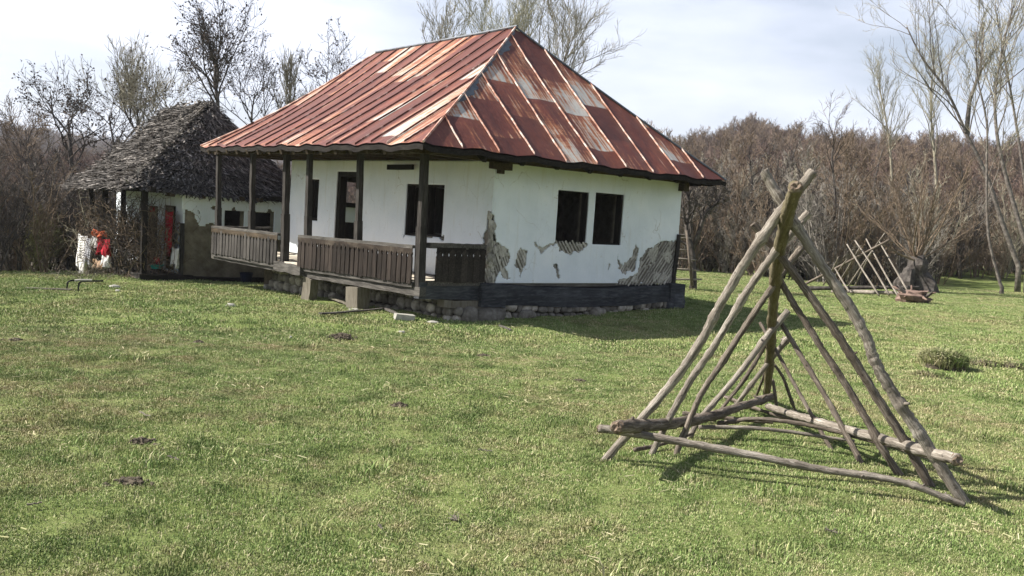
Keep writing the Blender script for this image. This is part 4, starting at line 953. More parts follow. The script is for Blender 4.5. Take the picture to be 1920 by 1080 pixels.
f, t = grounded([(195, 470), (210, 330), (214, 280), (208, 240), (204, 215)], 39, .09, .02); tree('locust_tree', f, t, params(n=[12, 8, 6], len=[.4, .5, .5], start=[.4, .2, .2], rmin=.0085), 8, M_bdark, M_bdark, 'thin dark bare tree between the flat topped one and the pale leaning one', TG, 400, .05)
f, t = grounded([(540, 420), (540, 280), (543, 210), (545, 155)], 42, .12, .02); tree('poplar_tree', f, t, params(n=[24, 10, 6], len=[.26, .4, .5], start=[.4, .1, .1], up=[.9, .7, .5], ang=[28, 25, 25], rmin=.0075), 9, M_bpale, M_bpale, 'pale narrow bare tree with upright twigs left of the rusty roof', TG)
f, t = grounded([(625, 420), (618, 280), (614, 195), (612, 140)], 40, .08, .015); tree('locust_tree', f, t, params(n=[12, 7, 5], len=[.32, .5, .5], start=[.5, .2, .2], rmin=.009), 10, M_bdark, M_bdark, 'thin bare tree with seed clusters peeping over the rusty front slope', TG, 300, .05)
f, t = grounded([(55, 480), (62, 330), (54, 295), (60, 265)], 44, .11, .03); tree('ash_tree', f, t, params(n=[14, 9, 6], len=[.42, .5, .5], start=[.35, .2, .2], rmin=.012), 12, M_bdark, M_bbrown, 'brown rounded bare tree near the left picture edge', TG)
f, t = grounded([(110, 500), (90, 420), (60, 350), (52, 330)], 33, .07, .02); tree('plum_tree', f, t, params(n=[12, 8, 6], len=[.6, .5, .5], start=[.2, .2, .2], rmin=.009, up=[.2, .1, .0]), 13, M_bdark, M_bbrown, 'low arching dark bare tree in the left thicket', TG)
f, t = grounded([(60, 500), (70, 470), (85, 440)], 30, .05, .02); tree('willow_shrub', f, t, params(n=[26, 10, 7], len=[.9, .5, .5], start=[.0, .1, .1], up=[.3, .3, .2], rmin=.008), 51, M_bgrey, M_bolive, 'olive green leafing shrub low in the hollow left of the cottage', None)
f, t = grounded([(20, 480), (16, 440), (10, 410)], 32, .05, .02); tree('willow_shrub', f, t, params(n=[22, 10, 7], len=[.9, .5, .5], start=[.0, .1, .1], up=[.3, .3, .2], rmin=.008), 52, M_bdark, M_bbrown, 'brown shrub at the left picture edge above the meadow', None)
# behind the main roof
TB = 'bare trees behind the farmhouse roof'
def rooftree(px, d, seed, label, P, mt=M_bpale, mw=M_bpale, r=.14): 
    f, t = grounded(px, d, r, .02); tree('willow_tree', f, t, P, seed, mt, mw, label, TB)
PW = params(n=[20, 10, 6], len=[.34, .42, .5], start=[.45, .1, .1], up=[.55, .45, .3], ang=[42, 34, 30], rmin=.0075)
rooftree([(905, 420), (908, 250), (900, 150), (905, 45)], 38, 31, 'yellowish feathery bare tree behind the middle of the ridge', PW, M_byel, M_byel)
rooftree([(1012, 420), (1022, 250), (1048, 150), (1070, 70)], 40, 32, 'grey rounded bare tree right of the roof peak', params(n=[24, 11, 7], len=[.42, .46, .5], start=[.4, .1, .1], up=[.4, .3, .2], ang=[46, 36, 32], rmin=.0075), M_bgrey, M_bpale)
rooftree([(960, 420), (960, 200), (965, 120), (980, 60)], 42, 33, 'pale feathery bare tree just behind the roof peak', PW, M_byel, M_byel)
rooftree([(820, 420), (822, 220), (826, 130), (832, 75)], 41, 34, 'small pale bare tree behind the left half of the ridge', params(n=[16, 9, 6], len=[.26, .42, .5], start=[.55, .1, .1], up=[.55, .45, .3], ang=[40, 34, 30], rmin=.009))
# right side
f, t = grounded([(1300, 528), (1297, 470), (1287, 430), (1292, 390), (1285, 350)], 26, .10, .04)
t.append(([Vector(at(x, y, 26)) for x, y in [(1298, 470), (1312, 430), (1322, 400), (1345, 380), (1352, 360)]], [.07, .06, .05, .04, .025]))
tree('gnarled_fruit_tree', f, t, params(n=[13, 8, 6], len=[.5, .5, .5], start=[.3, .2, .15], up=[.15, .1, 0], rmin=.008, wob=.26), 41, M_bdark, M_bdark, 'gnarled dark bare tree beside the far corner of the farmhouse')
PT = params(n=[14, 8, 6], len=[.36, .46, .5], start=[.45, .2, .2], up=[.45, .3, .2], ang=[38, 36, 34], rmin=.0075)
f, t = grounded([(1910, 500), (1880, 420), (1850, 330), (1812, 250), (1775, 170), (1730, 110), (1700, 50)], 45, .13, .03); 
t.append(([Vector(at(x, y, 45)) for x, y in [(1812, 250), (1818, 190), (1838, 130), (1845, 60)]], [.11, .09, .06, .03]))
tree('alder_tree', f, t, PT, 42, M_balder, M_bpale, 'tall forked bare tree leaning left over the thicket', TR)
f, t = grounded([(1879, 540), (1872, 520), (1853, 440), (1850, 330), (1850, 230), (1832, 140), (1830, 60)], 34, .07, .02); tree('alder_tree', f, t, PT, 43, M_balder, M_bpale, 'slender bare tree with knobby foot at the edge of the meadow', TR)
f, t = grounded([(1928, 470), (1900, 380), (1872, 270), (1866, 180), (1880, 90), (1900, 10)], 40, .11, .03); tree('alder_tree', f, t, PT, 44, M_balder, M_bpale, 'bare tree right of the slender one, bending at mid height', TR)
f, t = grounded([(1945, 500), (1920, 330), (1900, 200), (1880, 90), (1865, 10)], 48, .10, .03); tree('alder_tree', f, t, PT, 45, M_balder, M_byel, 'straight pale bare tree at the right picture edge', TR)
f, t = grounded([(1668, 480), (1672, 330), (1662, 230), (1648, 160)], 62, .14, .03); tree('willow_tree', f, t, PW, 46, M_bpale, M_byel, 'pale feathery bare tree rising above the thicket', TR)
f, t = grounded([(1760, 480), (1755, 330), (1745, 200), (1750, 120)], 60, .14, .03); tree('willow_tree', f, t, PW, 47, M_bpale, M_byel, 'yellowish feathery bare tree behind the leaning one', TR)
TM = 'dark stems in the right hand thicket'
for k, (px, d, lab) in enumerate([
  ([(1565, 525), (1562, 440), (1566, 370), (1560, 300), (1565, 260)], 38, 'dark bare tree left of the distant rack'),
  ([(1590, 525), (1598, 450), (1590, 380), (1600, 310)], 41, 'thin dark bare tree just behind the distant rack'),
  ([(1405, 510), (1398, 430), (1410, 360), (1405, 290)], 40, 'brown bare tree between the farmhouse and the near rack'),
  ([(1465, 520), (1480, 430), (1476, 350), (1490, 280)], 43, 'brown bare tree behind the top of the near rack'),
  ([(1350, 500), (1362, 430), (1355, 370), (1370, 300)], 44, 'brown bare tree behind the gnarled one'),
  ([(1640, 510), (1650, 430), (1640, 350), (1655, 280)], 46, 'brown bare tree above the distant rack top'),
  ([(1800, 500), (1795, 430), (1806, 360), (1800, 300)], 50, 'brown bare tree between the pollard and the slender stem')]):
    f, t = grounded(px, d, .09, .03); tree('thicket_tree', f, t, params(n=[14, 8, 6], len=[.42, .5, .5], start=[.25, .2, .2], rmin=.0075), 60+k, M_bdark, M_bbrown, lab, TM)
# pollard willow with hollow trunk
pf = gpt(1732, 547); pd_ = depth_of(pf); rp_ = random.Random(9)
pol = empty('pollard_willow', pf, 0, label='thick dark hollow pollard trunk with a fan of upright shoots behind the distant rack', cat='tree')
mb = MB()
def pp(x, y, dd=0): return Vector(at(x, y, pd_+dd))-pf
mb.tube([pp(1735, 556), pp(1732, 535), pp(1722, 515), pp(1720, 497), pp(1718, 480)], [.48, .40, .33, .36, .25], 12, True, None, .18, rp_)
mb.tube([pp(1702, 552, -.2), pp(1700, 530, -.2), pp(1704, 512, -.1), pp(1715, 500, 0)], [.22, .26, .22, .2], 10, True, None, .2, rp_)
mb.tube([pp(1682, 545, .1), pp(1686, 530, .1), pp(1695, 515, .1)], [.2, .2, .12], 9, True, None, .25, rp_)
mb.build('trunk', M_bdark, pol)
tk, tw = MB(), MB()
for k in range(26):
    a = rp_.gauss(0, .5); q, qr = path(rp_, pp(1718+rp_.uniform(-8, 8), 490, rp_.uniform(-.2, .2)), (math.sin(a), rp_.gauss(0, .3), math.cos(a)), rp_.uniform(2.2, 4.2), rp_.uniform(.02, .04), .006, 6, .09, .05)
    tk.tube(q, qr, 5); segs = []; grow(segs, rp_, q, qr, 1, params(levels=3, n=[0, 9, 5], len=[0, .3, .4], start=[0, .2, .2], ang=[0, 30, 30], up=[0, .3, .2], rmin=.007))
    for (lv, s_, r_) in segs: tw.tube(s_, r_, 3, False)
tk.build('shoots', M_bbrown, pol); tw.build('crown', M_bbrown, pol)
# ------------------------------------------------------------------ thickets and woods (uncountable)
def variant(seed, h, stems, P, m, spread=.35, r=.03, pods=0):
    rnd = random.Random(seed); mb = MB()
    for k in range(stems):
        a = rnd.uniform(0, 6.28); s_ = rnd.uniform(0, spread) if stems > 1 else .05; d = Vector((math.cos(a)*s_*1.4, math.sin(a)*s_*1.4, 1))
        pts, rad = path(rnd, (math.cos(a)*s_*.5, math.sin(a)*s_*.5, -.2), d, h*rnd.uniform(.7, 1.05), r, r*.25, 6, .08, .04)
        segs = [(0, pts, rad)]; grow(segs, rnd, pts, rad, 0, P)
        for (lv, q, qr) in segs: mb.tube(q, qr, 4 if lv == 0 else 3, False)
    return mb.build('bush_variant', m, link=False)
PS = params(n=[9, 7, 5], len=[.36, .42, .45], start=[.12, .1, .1], ang=[38, 38, 38], up=[.35, .2, .15], rmin=.006, seg=[4, 3, 2], wob=.14)
sh_r = [variant(100+k, 3.6, 6, PS, (M_bbrown, M_bpale, M_bdark, M_bgrey)[k], .5) for k in range(4)]
sh_l = [variant(110+k, 3.4, 6, PS, (M_bbrown, M_bdark, M_bgrey)[k], .5) for k in range(3)]
PWd = params(n=[16, 8, 5], len=[.42, .48, .5], start=[.25, .15, .1], ang=[48, 40, 38], up=[.3, .2, .15], rmin=.022, seg=[4, 3, 2])
wood_v = [variant(120+k, 7.5, 1, PWd, (M_bbrown, M_bred, M_bred, M_bbrown)[k], r=.12) for k in range(4)]
PFar = params(n=[22, 11, 4], len=[.42, .5, .6], start=[.2, .15, .1], ang=[44, 38, 36], up=[.55, .4, .3], rmin=.024, seg=[3, 2, 2])
far_v = [variant(130+k, 8.5, 1, PFar, (M_bred, M_bbrown, M_bred)[k], r=.16) for k in range(3)]
def ring(n, az0, az1, r0, r1, rnd, keep=None):
    out = []
    while len(out) < n:
        r = math.sqrt(rnd.uniform(r0*r0, r1*r1)); a = R(rnd.uniform(az0, az1)); x, y = r*math.sin(a), r*math.cos(a)
        if keep and not keep(x, y, math.degrees(a), r): continue
        out.append((x, y, float(H_(x, y))))
    return out
rw = random.Random(8)
def keep_r(x, y, a, r):
    lo = np.interp(a, [6, 14, 20, 23, 25, 32], [37, 37, 38, 40, 56, 56]); return r > lo+2*noise.noise((a*.7, 0, 0))
p = ring(560, 6, 43, 36, 66, rw, keep_r)
scatter('thicket', p, [rw.choice((.45, .6, .8, 1.0, 1.2, 1.45))*rw.uniform(.9, 1.1) for _ in p], [rw.uniform(0, 6.28) for _ in p], sh_r, 'tangled leafless brown brush along the far edge of the meadow', 'thicket')
p = ring(680, -42, -8, 31, 60, rw, lambda x, y, a, r: r > np.interp(a, [-34, -22, -16, -8], [31, 31, 34, 40]))
scatter('valley_thicket', p, [rw.uniform(.6, 1.3) for _ in p], [rw.uniform(0, 6.28) for _ in p], sh_l, 'tangled leafless purple brown brush in the hollow behind the cottage', 'thicket')
p = ring(380, -43, 43, 58, 105, rw, lambda x, y, a, r: not (a > 20 and r < 66))
scatter('near_wood', p, [rw.uniform(.65, 1.1)*(.42 if q[0] < 0 else rw.choice((.45, .5, .6, .85))) for q in p], [rw.uniform(0, 6.28) for _ in p], wood_v, 'bare brown wood rising behind the thicket', 'wood')
p = ring(5700, -42, 42, 98, 345, rw)
scatter('hill_wood', p, [rw.uniform(.7, 1.2)*(.6 if q[0] < 0 else 1) for q in p], [rw.uniform(0, 6.28) for _ in p], far_v, 'bare reddish brown wood covering the hillside', 'wood')
p = ring(1100, -34, 0, 330, 720, rw)
scatter('distant_wood', p, [rw.uniform(1.1, 1.8) for _ in p], [rw.uniform(0, 6.28) for _ in p], far_v, 'dim bluish wood on the farthest ridge left of the cottage', 'wood')
# ------------------------------------------------------------------ distant racks and fence
def thin_rack(name, d, ridge, fronts, backs, logs, label, r=.035):
    b = gat(ridge[0][0], d); o = empty(name, b, 0, label=label, cat='hay rack'); rnd = random.Random(len(fronts)*7+3)
    def one(nm, x0, y0, x1, y1, d0, d1, rr_, m):
        p0 = Vector(at(x0, y0, d0))-b; p1 = Vector(at(x1, y1, d1))-b; pm = p0.lerp(p1, .5)+Vector((rnd.uniform(-.03, .03), 0, rnd.uniform(-.03, .03)))
        mb = MB(); pl = catmull([p0, pm, p1], 4); mb.tube(pl, [rr_*(1-.3*k/(len(pl)-1)) for k in range(len(pl))], 6, True, None, .08, rnd, rnd.uniform(0, 30)); mb.build(nm, m, o, smooth=True)
    one('ridge_pole', ridge[0][0], ridge[0][1], ridge[1][0], ridge[1][1], d+1.6, d-.6, r*1.5, M_poled)
    for (x0, y0, x1, y1) in fronts: one('pole', x0, y0, x1, y1, d-1.4, d+.3, r, M_pole)
    for (x0, y0, x1, y1) in backs: one('pole', x0, y0, x1, y1, d+1.8, d-.1, r*.9, M_pole)
    for (x0, y0, x1, y1) in logs: one('base_log', x0, y0, x1, y1, d+.2, d-.9, r*2.4, M_bdark if y0 < 545 else M_pole)
    return o
thin_rack('hay_rack', 28.5, ((1511, 532), (1667, 450)),
  [(1702, 546, 1648, 452), (1684, 556, 1624, 448), (1667, 553, 1603, 451), (1648, 554, 1588, 458), (1592, 547, 1566, 504)],
  [(1591, 536, 1659, 437), (1603, 536, 1637, 467), (1569, 536, 1612, 464), (1556, 534, 1588, 486), (1544, 534, 1572, 482)],
  [(1502, 541, 1724, 539), (1590, 546, 1690, 550), (1560, 547, 1640, 549)], 'grey hay rack of thin crossed poles far off in front of the brown thicket', .03)
fb = gat(1293, 25.5); fen = empty('rail_fence', fb, 0, label='broken grey pole fence behind the far corner of the farmhouse', cat='fence'); rf_ = random.Random(4)
for (x0, y0, x1, y1) in ((1225, 442, 1296, 447), (1225, 462, 1292, 470), (1225, 480, 1306, 488), (1225, 500, 1312, 507), (1225, 520, 1316, 524)):
    p0 = Vector(at(x0, y0, 25.7))-fb; p1 = Vector(at(x1, y1, 25.4))-fb; mb = MB(); mb.tube([p0, p0.lerp(p1, .5)+Vector((0, 0, rf_.uniform(-.03, .03))), p1], [.034, .03, .026], 6, True, None, .1, rf_, rf_.uniform(0, 9)); mb.build('rail', M_pole, fen, smooth=True)
for (x0, y0, x1, y1) in ((1298, 536, 1287, 432), (1240, 536, 1238, 430)):
    p0 = Vector(at(x0, y0, 25.35))-fb; p1 = Vector(at(x1, y1, 25.35))-fb; mb = MB(); mb.tube([p0, p1], [.045, .035], 7, True, None, .1, rf_, 3); mb.build('post', M_poled, fen, smooth=True)
# ------------------------------------------------------------------ root stump, tussocks, molehills, stones, litter
def lumps(name, px, py, rx, ry, rz, m, label, cat, n=1, rough=.2, seed=1, group=None):
    rnd = random.Random(seed); p = gpt(px, py); mb = MB()
    if n == 1: rx *= .62; ry *= .62; rz *= .6; rock(mb, (0, 0, rz*.2), (rx, ry, rz), rnd, 12, 9, .2, rnd.uniform(.3, .7))
    else:
        rx *= .8; ry *= .9
        rz *= .75; rock(mb, (0, 0, -rz*.5), (rx*.8, ry*.8, rz*.9), rnd, 12, 7, .4, .5)
        for k in range(n*3):
            a = rnd.uniform(0, 6.28); q = abs(rnd.gauss(0, .65)); c = rnd.uniform(.008, .022)*(1 if rx < .15 else 1.5)
            rock(mb, (math.cos(a)*rx*q, math.sin(a)*ry*q, rz*.62*max(0, 1-q*q)), (c, c*rnd.uniform(.7, 1.2), c*rnd.uniform(.5, 1)), rnd, 6, 4, .4, rnd.uniform(.1, .9))
    o = mb.build(name, m, None, p, smooth=n == 1); tag(o, label, cat, group); return o
sp_ = gpt(1712, 566); st = empty('tree_stump', sp_, 0, label='uprooted reddish brown root stump lying on the grass in front of the distant rack', cat='stump'); rs = random.Random(2)
mb = MB(); rock(mb, (0, 0, .12), (.42, .3, .2), rs, 14, 9, .28); mb.build('root_plate', M_bred, st)
for k in range(13):
    a = rs.uniform(0, 6.28); q, qr = path(rs, (math.cos(a)*.2, math.sin(a)*.15, .12), (math.cos(a), math.sin(a)*.5, rs.uniform(-.1, .6)), rs.uniform(.25, .6), .07, .02, 5, .3, -.05); mb = MB(); mb.tube(q, qr, 6, True, None, .15, rs); mb.build('root', M_bred if k % 3 else M_bdark, st, smooth=True)
def tussock(px, py, rx, rz, label, seed, n=700, dry=.5, hmax=.16):
    rnd = random.Random(seed); p = gpt(px, py); o = empty('grass_tussock', p, 0, label=label, cat='tussock', group='grassy tussocks on the meadow')
    mb = MB(); rock(mb, (0, 0, 0), (rx, rx*.8, rz), rnd, 14, 8, .12); mb.build('mound', M_earth, o, smooth=True)
    mb = MB()
    for _ in range(n):
        a = rnd.uniform(0, 6.28); q = rnd.random()**.5; x, y = math.cos(a)*q*rx*1.05, math.sin(a)*q*rx*.85; z = rz*math.sqrt(max(0, 1-q*q))*.9; h = rnd.uniform(.4, 1)*hmax
        left = x < rx*.05+rnd.gauss(0, .05); tn = rnd.uniform(.75, 1) if (left and rnd.random() < dry+.3) or rnd.random() < dry*.25 else rnd.uniform(.1, .75)
        dx, dy = math.cos(a)*.6+rnd.gauss(0, .35), math.sin(a)*.6+rnd.gauss(0, .35); w2 = .005; th = rnd.uniform(0, 6.28); ux, uy = math.cos(th)*w2, math.sin(th)*w2
        i = len(mb.v); mb.v += [(x-ux, y-uy, z-.02), (x+ux, y+uy, z-.02), (x+ux+dx*h*.5, y+uy+dy*h*.5, z+h*.6), (x-ux+dx*h*.5, y-uy+dy*h*.5, z+h*.6), (x+dx*h*1.2, y+dy*h*1.2, z+h*.55)]
        mb.face((i, i+1, i+2, i+3), None, tn); mb.face((i+3, i+2, i+4), None, tn)
    mb.build('blades', M_grass, o)
tussock(1768, 688, 0.28, .19, 'largest tussock, dark green on top with pale straw on its left', 3, 2200, .9, .17)
tussock(1843, 686, .24, .09, 'low grassy hump just right of the largest tussock', 4, 600, .4, .08)
tussock(1745, 708, .22, .05, 'flat tuft of grass in front of the largest tussock', 5, 500, .2, .08)
tussock(1905, 690, .16, .07, 'small brown tuft at the right picture edge', 6, 300, .8, .07)
tussock(848, 600, .2, .05, 'low green tuft against the stone corner of the farmhouse', 7, 400, .1, .08)
TW = 'molehills on the meadow'
for (x, y, rx, rz, lab, sd) in ((642, 634, .22, .09, 'dark twiggy molehill in the middle of the meadow before the porch', 1), (248, 906, .10, .04, 'small dark molehill in the left foreground', 2), (262, 830, .09, .035, 'small dark molehill above the left foreground one', 3),
    (905, 668, .10, .03, 'flat molehill between the porch and the picture middle', 4), (750, 761, .06, .03, 'small black lump in the middle of the meadow', 5), (1086, 716, .10, .03, 'low dark molehill left of the near rack', 6), (28, 639, .10, .03, 'dark molehill at the left picture edge', 7), (372, 642, .05, .03, 'tiny black lump left of the twiggy molehill', 8), ):
    lumps('molehill', x, y, rx, rx*.7, rz, M_earth, lab, 'molehill', 26, .4, sd, TW)
GS = 'pale stones on the grass'
for (x, y, rx, ry, rz, lab, sd) in ((432, 575, .13, .10, .07, 'flat pale stone lying alone on the grass left of the porch', 1), (753, 623, .09, .06, .03, 'small flat white stone in front of the porch corner', 2), (812, 606, .16, .1, .06, 'pale stone below the near corner of the porch', 3), (664, 583, .17, .09, .06, 'long pale stone at the foot of the wide support block', 4), (545, 633, .03, .03, .03, 'tiny white pebble left of the twiggy molehill', 6),
    (216, 540, .18, .1, .09, 'pale rubble stone at the foot of the cottage vines', 8), (221, 546, .08, .06, .05, 'small white stone beside the cottage rubble', 9), (862, 590, .28, .18, .12, 'grey boulder under the end of the porch beam', 10), (800, 583, .15, .1, .08, 'grey stone in the shade under the porch', 11), (1857, 0, 0, 0, 0, '', 0)):
    if rz: lumps('stone', x, y, rx, ry, rz, M_pale_stone if sd < 10 else M_stone, lab, 'stone', 1, .2, sd+40, GS)
p = gpt(757, 600); mb = MB(); mb.box((-.16, -.10, -.03), (.16, .10, .10), .015); o = mb.build('stone_block', M_pale_stone, None, p); o.rotation_euler = (.1, .05, .3); tag(o, 'squared pale block beside the fallen plank', 'stone block')
p = gpt(505, 543); mb = MB(); mb.tube([(-.10, -.05, .05), (.14, .12, .05)], .065, 12, True); o = mb.build('pipe_piece', M_pale_stone, None, p, smooth=False); tag(o, 'short white pipe piece on the ground at the left end of the foundation', 'pipe')
def stick(name, pa_, pb2, w, h, m, label, cat, group=None, z=.03):
    a, b = gpt(*pa_), gpt(*pb2); mb = MB(); mb.beam(Vector((0, 0, z)), b-a+Vector((0, 0, z)), w, h, 6, .006, rnd=rs, taper=.7); o = mb.build(name, m, None, a); tag(o, label, cat, group)
FP = 'fallen planks near the houses'
stick('plank', (600, 594), (718, 584), .07, .03, M_railw, 'long thin grey plank lying in front of the wide support block', 'plank', FP, .05)
stick('plank', (722, 584), (750, 596), .05, .04, M_railw, 'short pale plank between the long one and the squared block', 'plank', FP, .05)
stick('plank', (618, 563), (654, 577), .05, .04, M_support, 'short stick leaning under the porch beside the wide support', 'plank', FP, .06)
stick('plank', (48, 543), (134, 546), .08, .03, M_support, 'pale plank on the grass left of the cottage', 'plank', FP)
stick('plank', (935, 613), (958, 622), .03, .03, M_railw, 'small curved stick at the edge of the house shadow', 'stick', None)
stick('plank', (1850, 0), (1850, 1), .01, .01, M_railw, '', '') if False else None
for (x0, y0, x1, y1, lab) in ((262, 780, 282, 790, 'straw stalk in the left half of the meadow'), (316, 865, 333, 871, 'straw stalk lower in the left half of the meadow'), (896, 851, 922, 856, 'straw stalk in the middle foreground'), (50, 957, 78, 956, 'straw stalk near the left edge'), (710, 996, 716, 1003, 'short straw stalk in the foreground')):
    stick('straw', (x0, y0), (x1, y1), .012, .008, M_support, lab, 'straw', 'straw stalks on the grass', .035)
for (x, y, sd, lab) in ((858, 977, 3, 'whitish weed clump in the foreground middle'), (1558, 998, 4, 'grey twisted rag of weeds in front of the near rack')):
    rnd = random.Random(sd); p = gpt(x, y); mb = MB()
    for k in range(14): a = rnd.uniform(0, 6.28); q, qr = path(rnd, (0, 0, 0), (math.cos(a), math.sin(a), rnd.uniform(.2, 1)), rnd.uniform(.03, .08), .005, .002, 4, .4, -.1); mb.tube(q, qr, 4)
    tag(mb.build('dead_weed', M_support, None, p), lab, 'dead weed')
# ------------------------------------------------------------------ washing, rags and vines at the cottage
def cw(px, py, axis='x', o=0.0): return Vector(C0)+cu*0+(lambda q: cu*q.x+cv*q.y+Vector((0, 0, q.z)))(cpl(px, py, axis, o))
rg = random.Random(12)
def drape(name, px0, py0, px1, py1, o, m, label, cat, axis='x', fold=.07, ragged=.5, group='rags and clothes on the cottage porch'):
    """hanging cloth between two picture corners in the porch plane at offset o"""
    a = cw(px0, py0, axis, o); b = cw(px1, py0, axis, o); zb = cw(px0, py1, axis, o).z; ax = b-a; ax.z = 0; n = ax.cross(Vector((0, 0, 1))).normalized(); mb = MB(); g, h = 14, 14
    ph = rg.uniform(0, 6); P = [[None]*(g+1) for _ in range(h+1)]
    for j in range(h+1):
        t = j/h
        for i in range(g+1):
            s_ = i/g; drop = (a.z-zb)*(1-ragged*abs(noise.noise((s_*3.1, ph, 0))*2)); q = a+ax*(.5+(s_-.5)*(1-.25*math.sin(3*t+ph)*.6))+n*(fold*math.sin(s_*16+ph+t*2)*(.3+t)); q.z = a.z-.04*math.sin(s_*3.14)-drop*t; P[j][i] = q-a
    for j in range(h):
        for i in range(g): mb.quad(P[j][i], P[j][i+1], P[j+1][i+1], P[j+1][i])
    ob = mb.build(name, m, None, a, smooth=True); sd_ = ob.modifiers.new('solidify', 'SOLIDIFY'); sd_.thickness = .008; tag(ob, label, cat, group); return ob
drape('white_cloth', 147, 438, 165, 510, -.42, M_white, 'white cloth hanging at the left end of the cottage porch', 'cloth')
drape('grey_cloth', 163, 444, 174, 500, -.42, M_grey, 'grey cloth hanging right beside the leftmost white one', 'cloth')
drape('white_cloth', 154, 490, 161, 512, -.44, M_white, 'small white rag low under the leftmost cloth', 'cloth')
drape('orange_cloth', 176, 429, 197, 442, -.45, M_orange, 'orange cloth bundled over the cottage porch rail', 'cloth', fold=.09)
drape('white_cloth', 174, 442, 186, 462, -.42, M_white, 'white cloth right under the orange one', 'cloth')
drape('red_cloth', 184, 444, 206, 478, -.44, M_red, 'crimson cloth hanging below the orange one', 'cloth', fold=.08)
drape('tan_cloth', 176, 484, 192, 504, -.40, M_tan, 'tan cloth low on the cottage porch front', 'cloth')
drape('white_cloth', 194, 474, 206, 500, -.42, M_white, 'dirty white cloth under the crimson one', 'cloth')
drape('red_curtain', 311, 394, 325, 482, CW-.22, M_red, 'long scarlet curtain hanging in the cottage doorway', 'curtain', 'x', .03)
drape('white_curtain', 296, 452, 312, 506, CW-.25, M_white, 'white lace curtain left of the scarlet one', 'curtain', 'x', .05)
drape('white_curtain', 323, 462, 336, 502, CW-.2, M_white, 'white lace curtain right of the scarlet one', 'curtain', 'x', .05)
drape('red_cloth', 283, 386, 291, 397, CW-.3, M_red, 'small red rag high beside the cottage corner post', 'cloth', 'x', .03)
drape('red_cloth', 290, 480, 298, 492, CW-.5, M_red, 'small red rag low beside the teal basin', 'cloth', 'x', .03)
mb = MB(); P_ = cw(293, 504, 'y', .35)
for (r0, z0, r1, z1) in ((.11, 0, .17, .10), (.17, .10, .185, .105), (.185, .105, .16, .095), (.16, .095, .10, .02)):
    for q in range(20):
        a0, a1 = 6.283*q/20, 6.283*(q+1)/20; mb.quad((math.cos(a0)*r0, math.sin(a0)*r0, z0), (math.cos(a1)*r0, math.sin(a1)*r0, z0), (math.cos(a1)*r1, math.sin(a1)*r1, z1), (math.cos(a0)*r1, math.sin(a0)*r1, z1))
ob = mb.build('basin', M_teal, None, P_+Vector((0, 0, 0))); tag(ob, 'teal plastic basin on the cottage porch by its corner post', 'basin')
mb = MB(); P_ = cw(462, 512, 'y', -.35); P_.z = gz(P_.x, P_.y)
for (r0, z0, r1, z1) in ((.12, 0, .16, .30), (.16, .30, .17, .305), (.17, .305, .15, .29), (.15, .29, .11, .02)):
    for q in range(18):
        a0, a1 = 6.283*q/18, 6.283*(q+1)/18; mb.quad((math.cos(a0)*r0, math.sin(a0)*r0, z0), (math.cos(a1)*r0, math.sin(a1)*r0, z0), (math.cos(a1)*r1, math.sin(a1)*r1, z1), (math.cos(a0)*r1, math.sin(a0)*r1, z1))
ob = mb.build('bucket', M_blue, None, P_); tag(ob, 'dark blue bucket against the cottage wall, seen under the far porch rail', 'bucket')
# iron sled runners
P_ = gpt(146, 546); ob_ = empty('iron_trestle', P_, 0, label='low black iron trestle with a pale slab on it, left of the cottage', cat='trestle')
for dx in (-.22, .0):
    mb = MB(); mb.tube([(dx, 0, -.03), (dx+.02, 0, .16), (dx+.05, .05, .19), (dx+.35, .3, .2)], .018, 6, True); mb.build('leg', M_iron, ob_)
mb = MB(); mb.beam((-.08, .02, .205), (.2, .15, .21), .10, .03, 3, .008, rnd=rs); mb.build('slab', M_pale_stone, ob_)
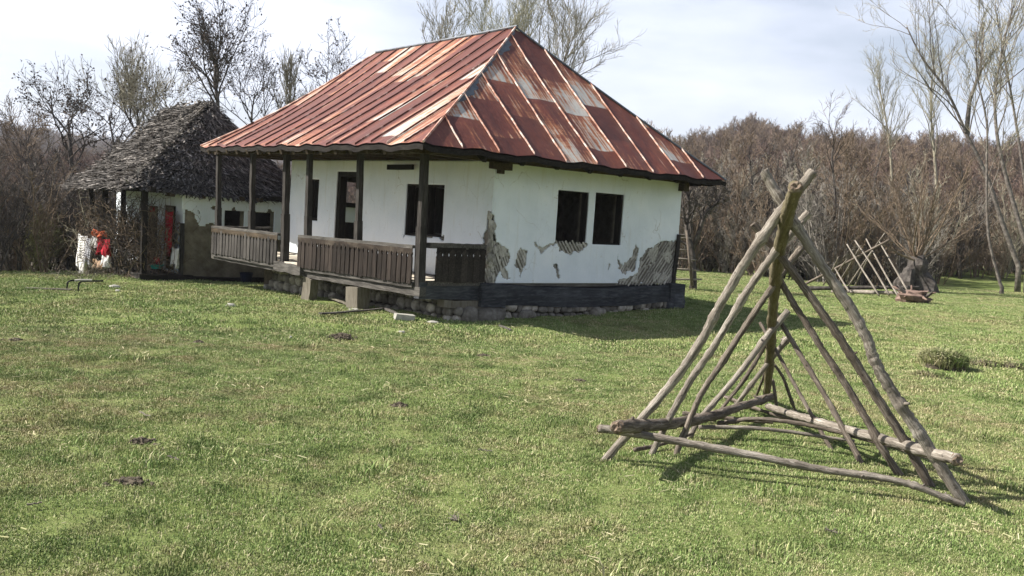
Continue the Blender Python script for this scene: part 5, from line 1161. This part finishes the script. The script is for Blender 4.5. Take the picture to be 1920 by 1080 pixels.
# dry climbing vines
def vines(name, n, box, label, m, seed, up=.25):
    rnd = random.Random(seed); q0 = Vector(C0)+cu*box[0]+cv*box[2]; o = empty(name, q0, AZ2, label=label, cat='vine'); mbs = [MB(), MB()]
    for k in range(n):
        x, y = rnd.uniform(box[0], box[1])-box[0], rnd.uniform(box[2], box[3])-box[2]; z = rnd.uniform(-.3, box[5]*.5)
        pts, rad = path(rnd, (x, y, z), (rnd.gauss(0, .4), rnd.gauss(0, .5), 1), rnd.uniform(.6, box[5]*.8), .011, .004, 8, .33, .06)
        pts = [Vector((min(max(p.x, -.35), box[1]-box[0]+.25), p.y, min(p.z, box[5]+.1))) for p in pts]
        mbs[k % 2].tube(pts, rad, 3, False)
        for _ in range(4):
            i = rnd.randrange(1, 8); q, qr = path(rnd, pts[i], (rnd.gauss(0, 1), rnd.gauss(0, 1), rnd.gauss(.1, .6)), rnd.uniform(.15, .5), .006, .003, 4, .4, -.05); mbs[k % 2].tube(q, qr, 3, False)
    mbs[0].build('stems', m[0], o); mbs[1].build('twigs', m[1], o)
vines('dry_vine', 460, (-.35, .5, .3, 3.3, 0, 1.95), 'dense tangle of dry brown vines covering the cottage porch front', (M_bdark, M_bbrown), 5)
vines('dry_vine', 80, (.15, 1.0, .1, .9, 0, 1.9), 'thin dry vines hanging before the cottage doors', (M_bbrown, M_bbrown), 6)
vines('dry_vine', 40, (-.35, .2, 3.4, 4.7, 0, 1.9), 'thin pale vines at the far left end of the cottage porch', (M_bpale, M_bbrown), 7)
rnd = random.Random(3); P_ = Vector(C0)+cv*1.2-cu*.5; P_.z = gz(P_.x, P_.y); mb = MB()
for k in range(260):
    a = rnd.uniform(0, 6.28); q0 = Vector((rnd.gauss(0, .5), rnd.gauss(0, .7), 0)); q, qr = path(rnd, q0, (math.cos(a), math.sin(a), rnd.uniform(.3, 1.5)), rnd.uniform(.12, .4), .006, .003, 3, .3, 0); mb.tube(q, qr, 3, False)
tag(mb.build('dry_weeds', M_support, None, P_), 'heap of dry yellowish weeds at the foot of the cottage porch', 'weeds')
# ------------------------------------------------------------------ air
hb = MB(); hb.box((-950, -60, -25), (950, 1000, 75)); hm = bpy.data.materials.new('air'); hm.use_nodes = True; t = hm.node_tree; t.nodes.clear()
pv = N(t, 'ShaderNodeVolumePrincipled'); pv.inputs['Color'].default_value = (.86, .89, .96, 1); pv.inputs['Density'].default_value = 0.00030; pv.inputs['Anisotropy'].default_value = 0.3
ou = N(t, 'ShaderNodeOutputMaterial'); t.links.new(pv.outputs[0], ou.inputs['Volume'])
hz_o = hb.build('haze', hm); tag(hz_o, 'thin pale air haze over the valley', 'haze', kind='stuff')
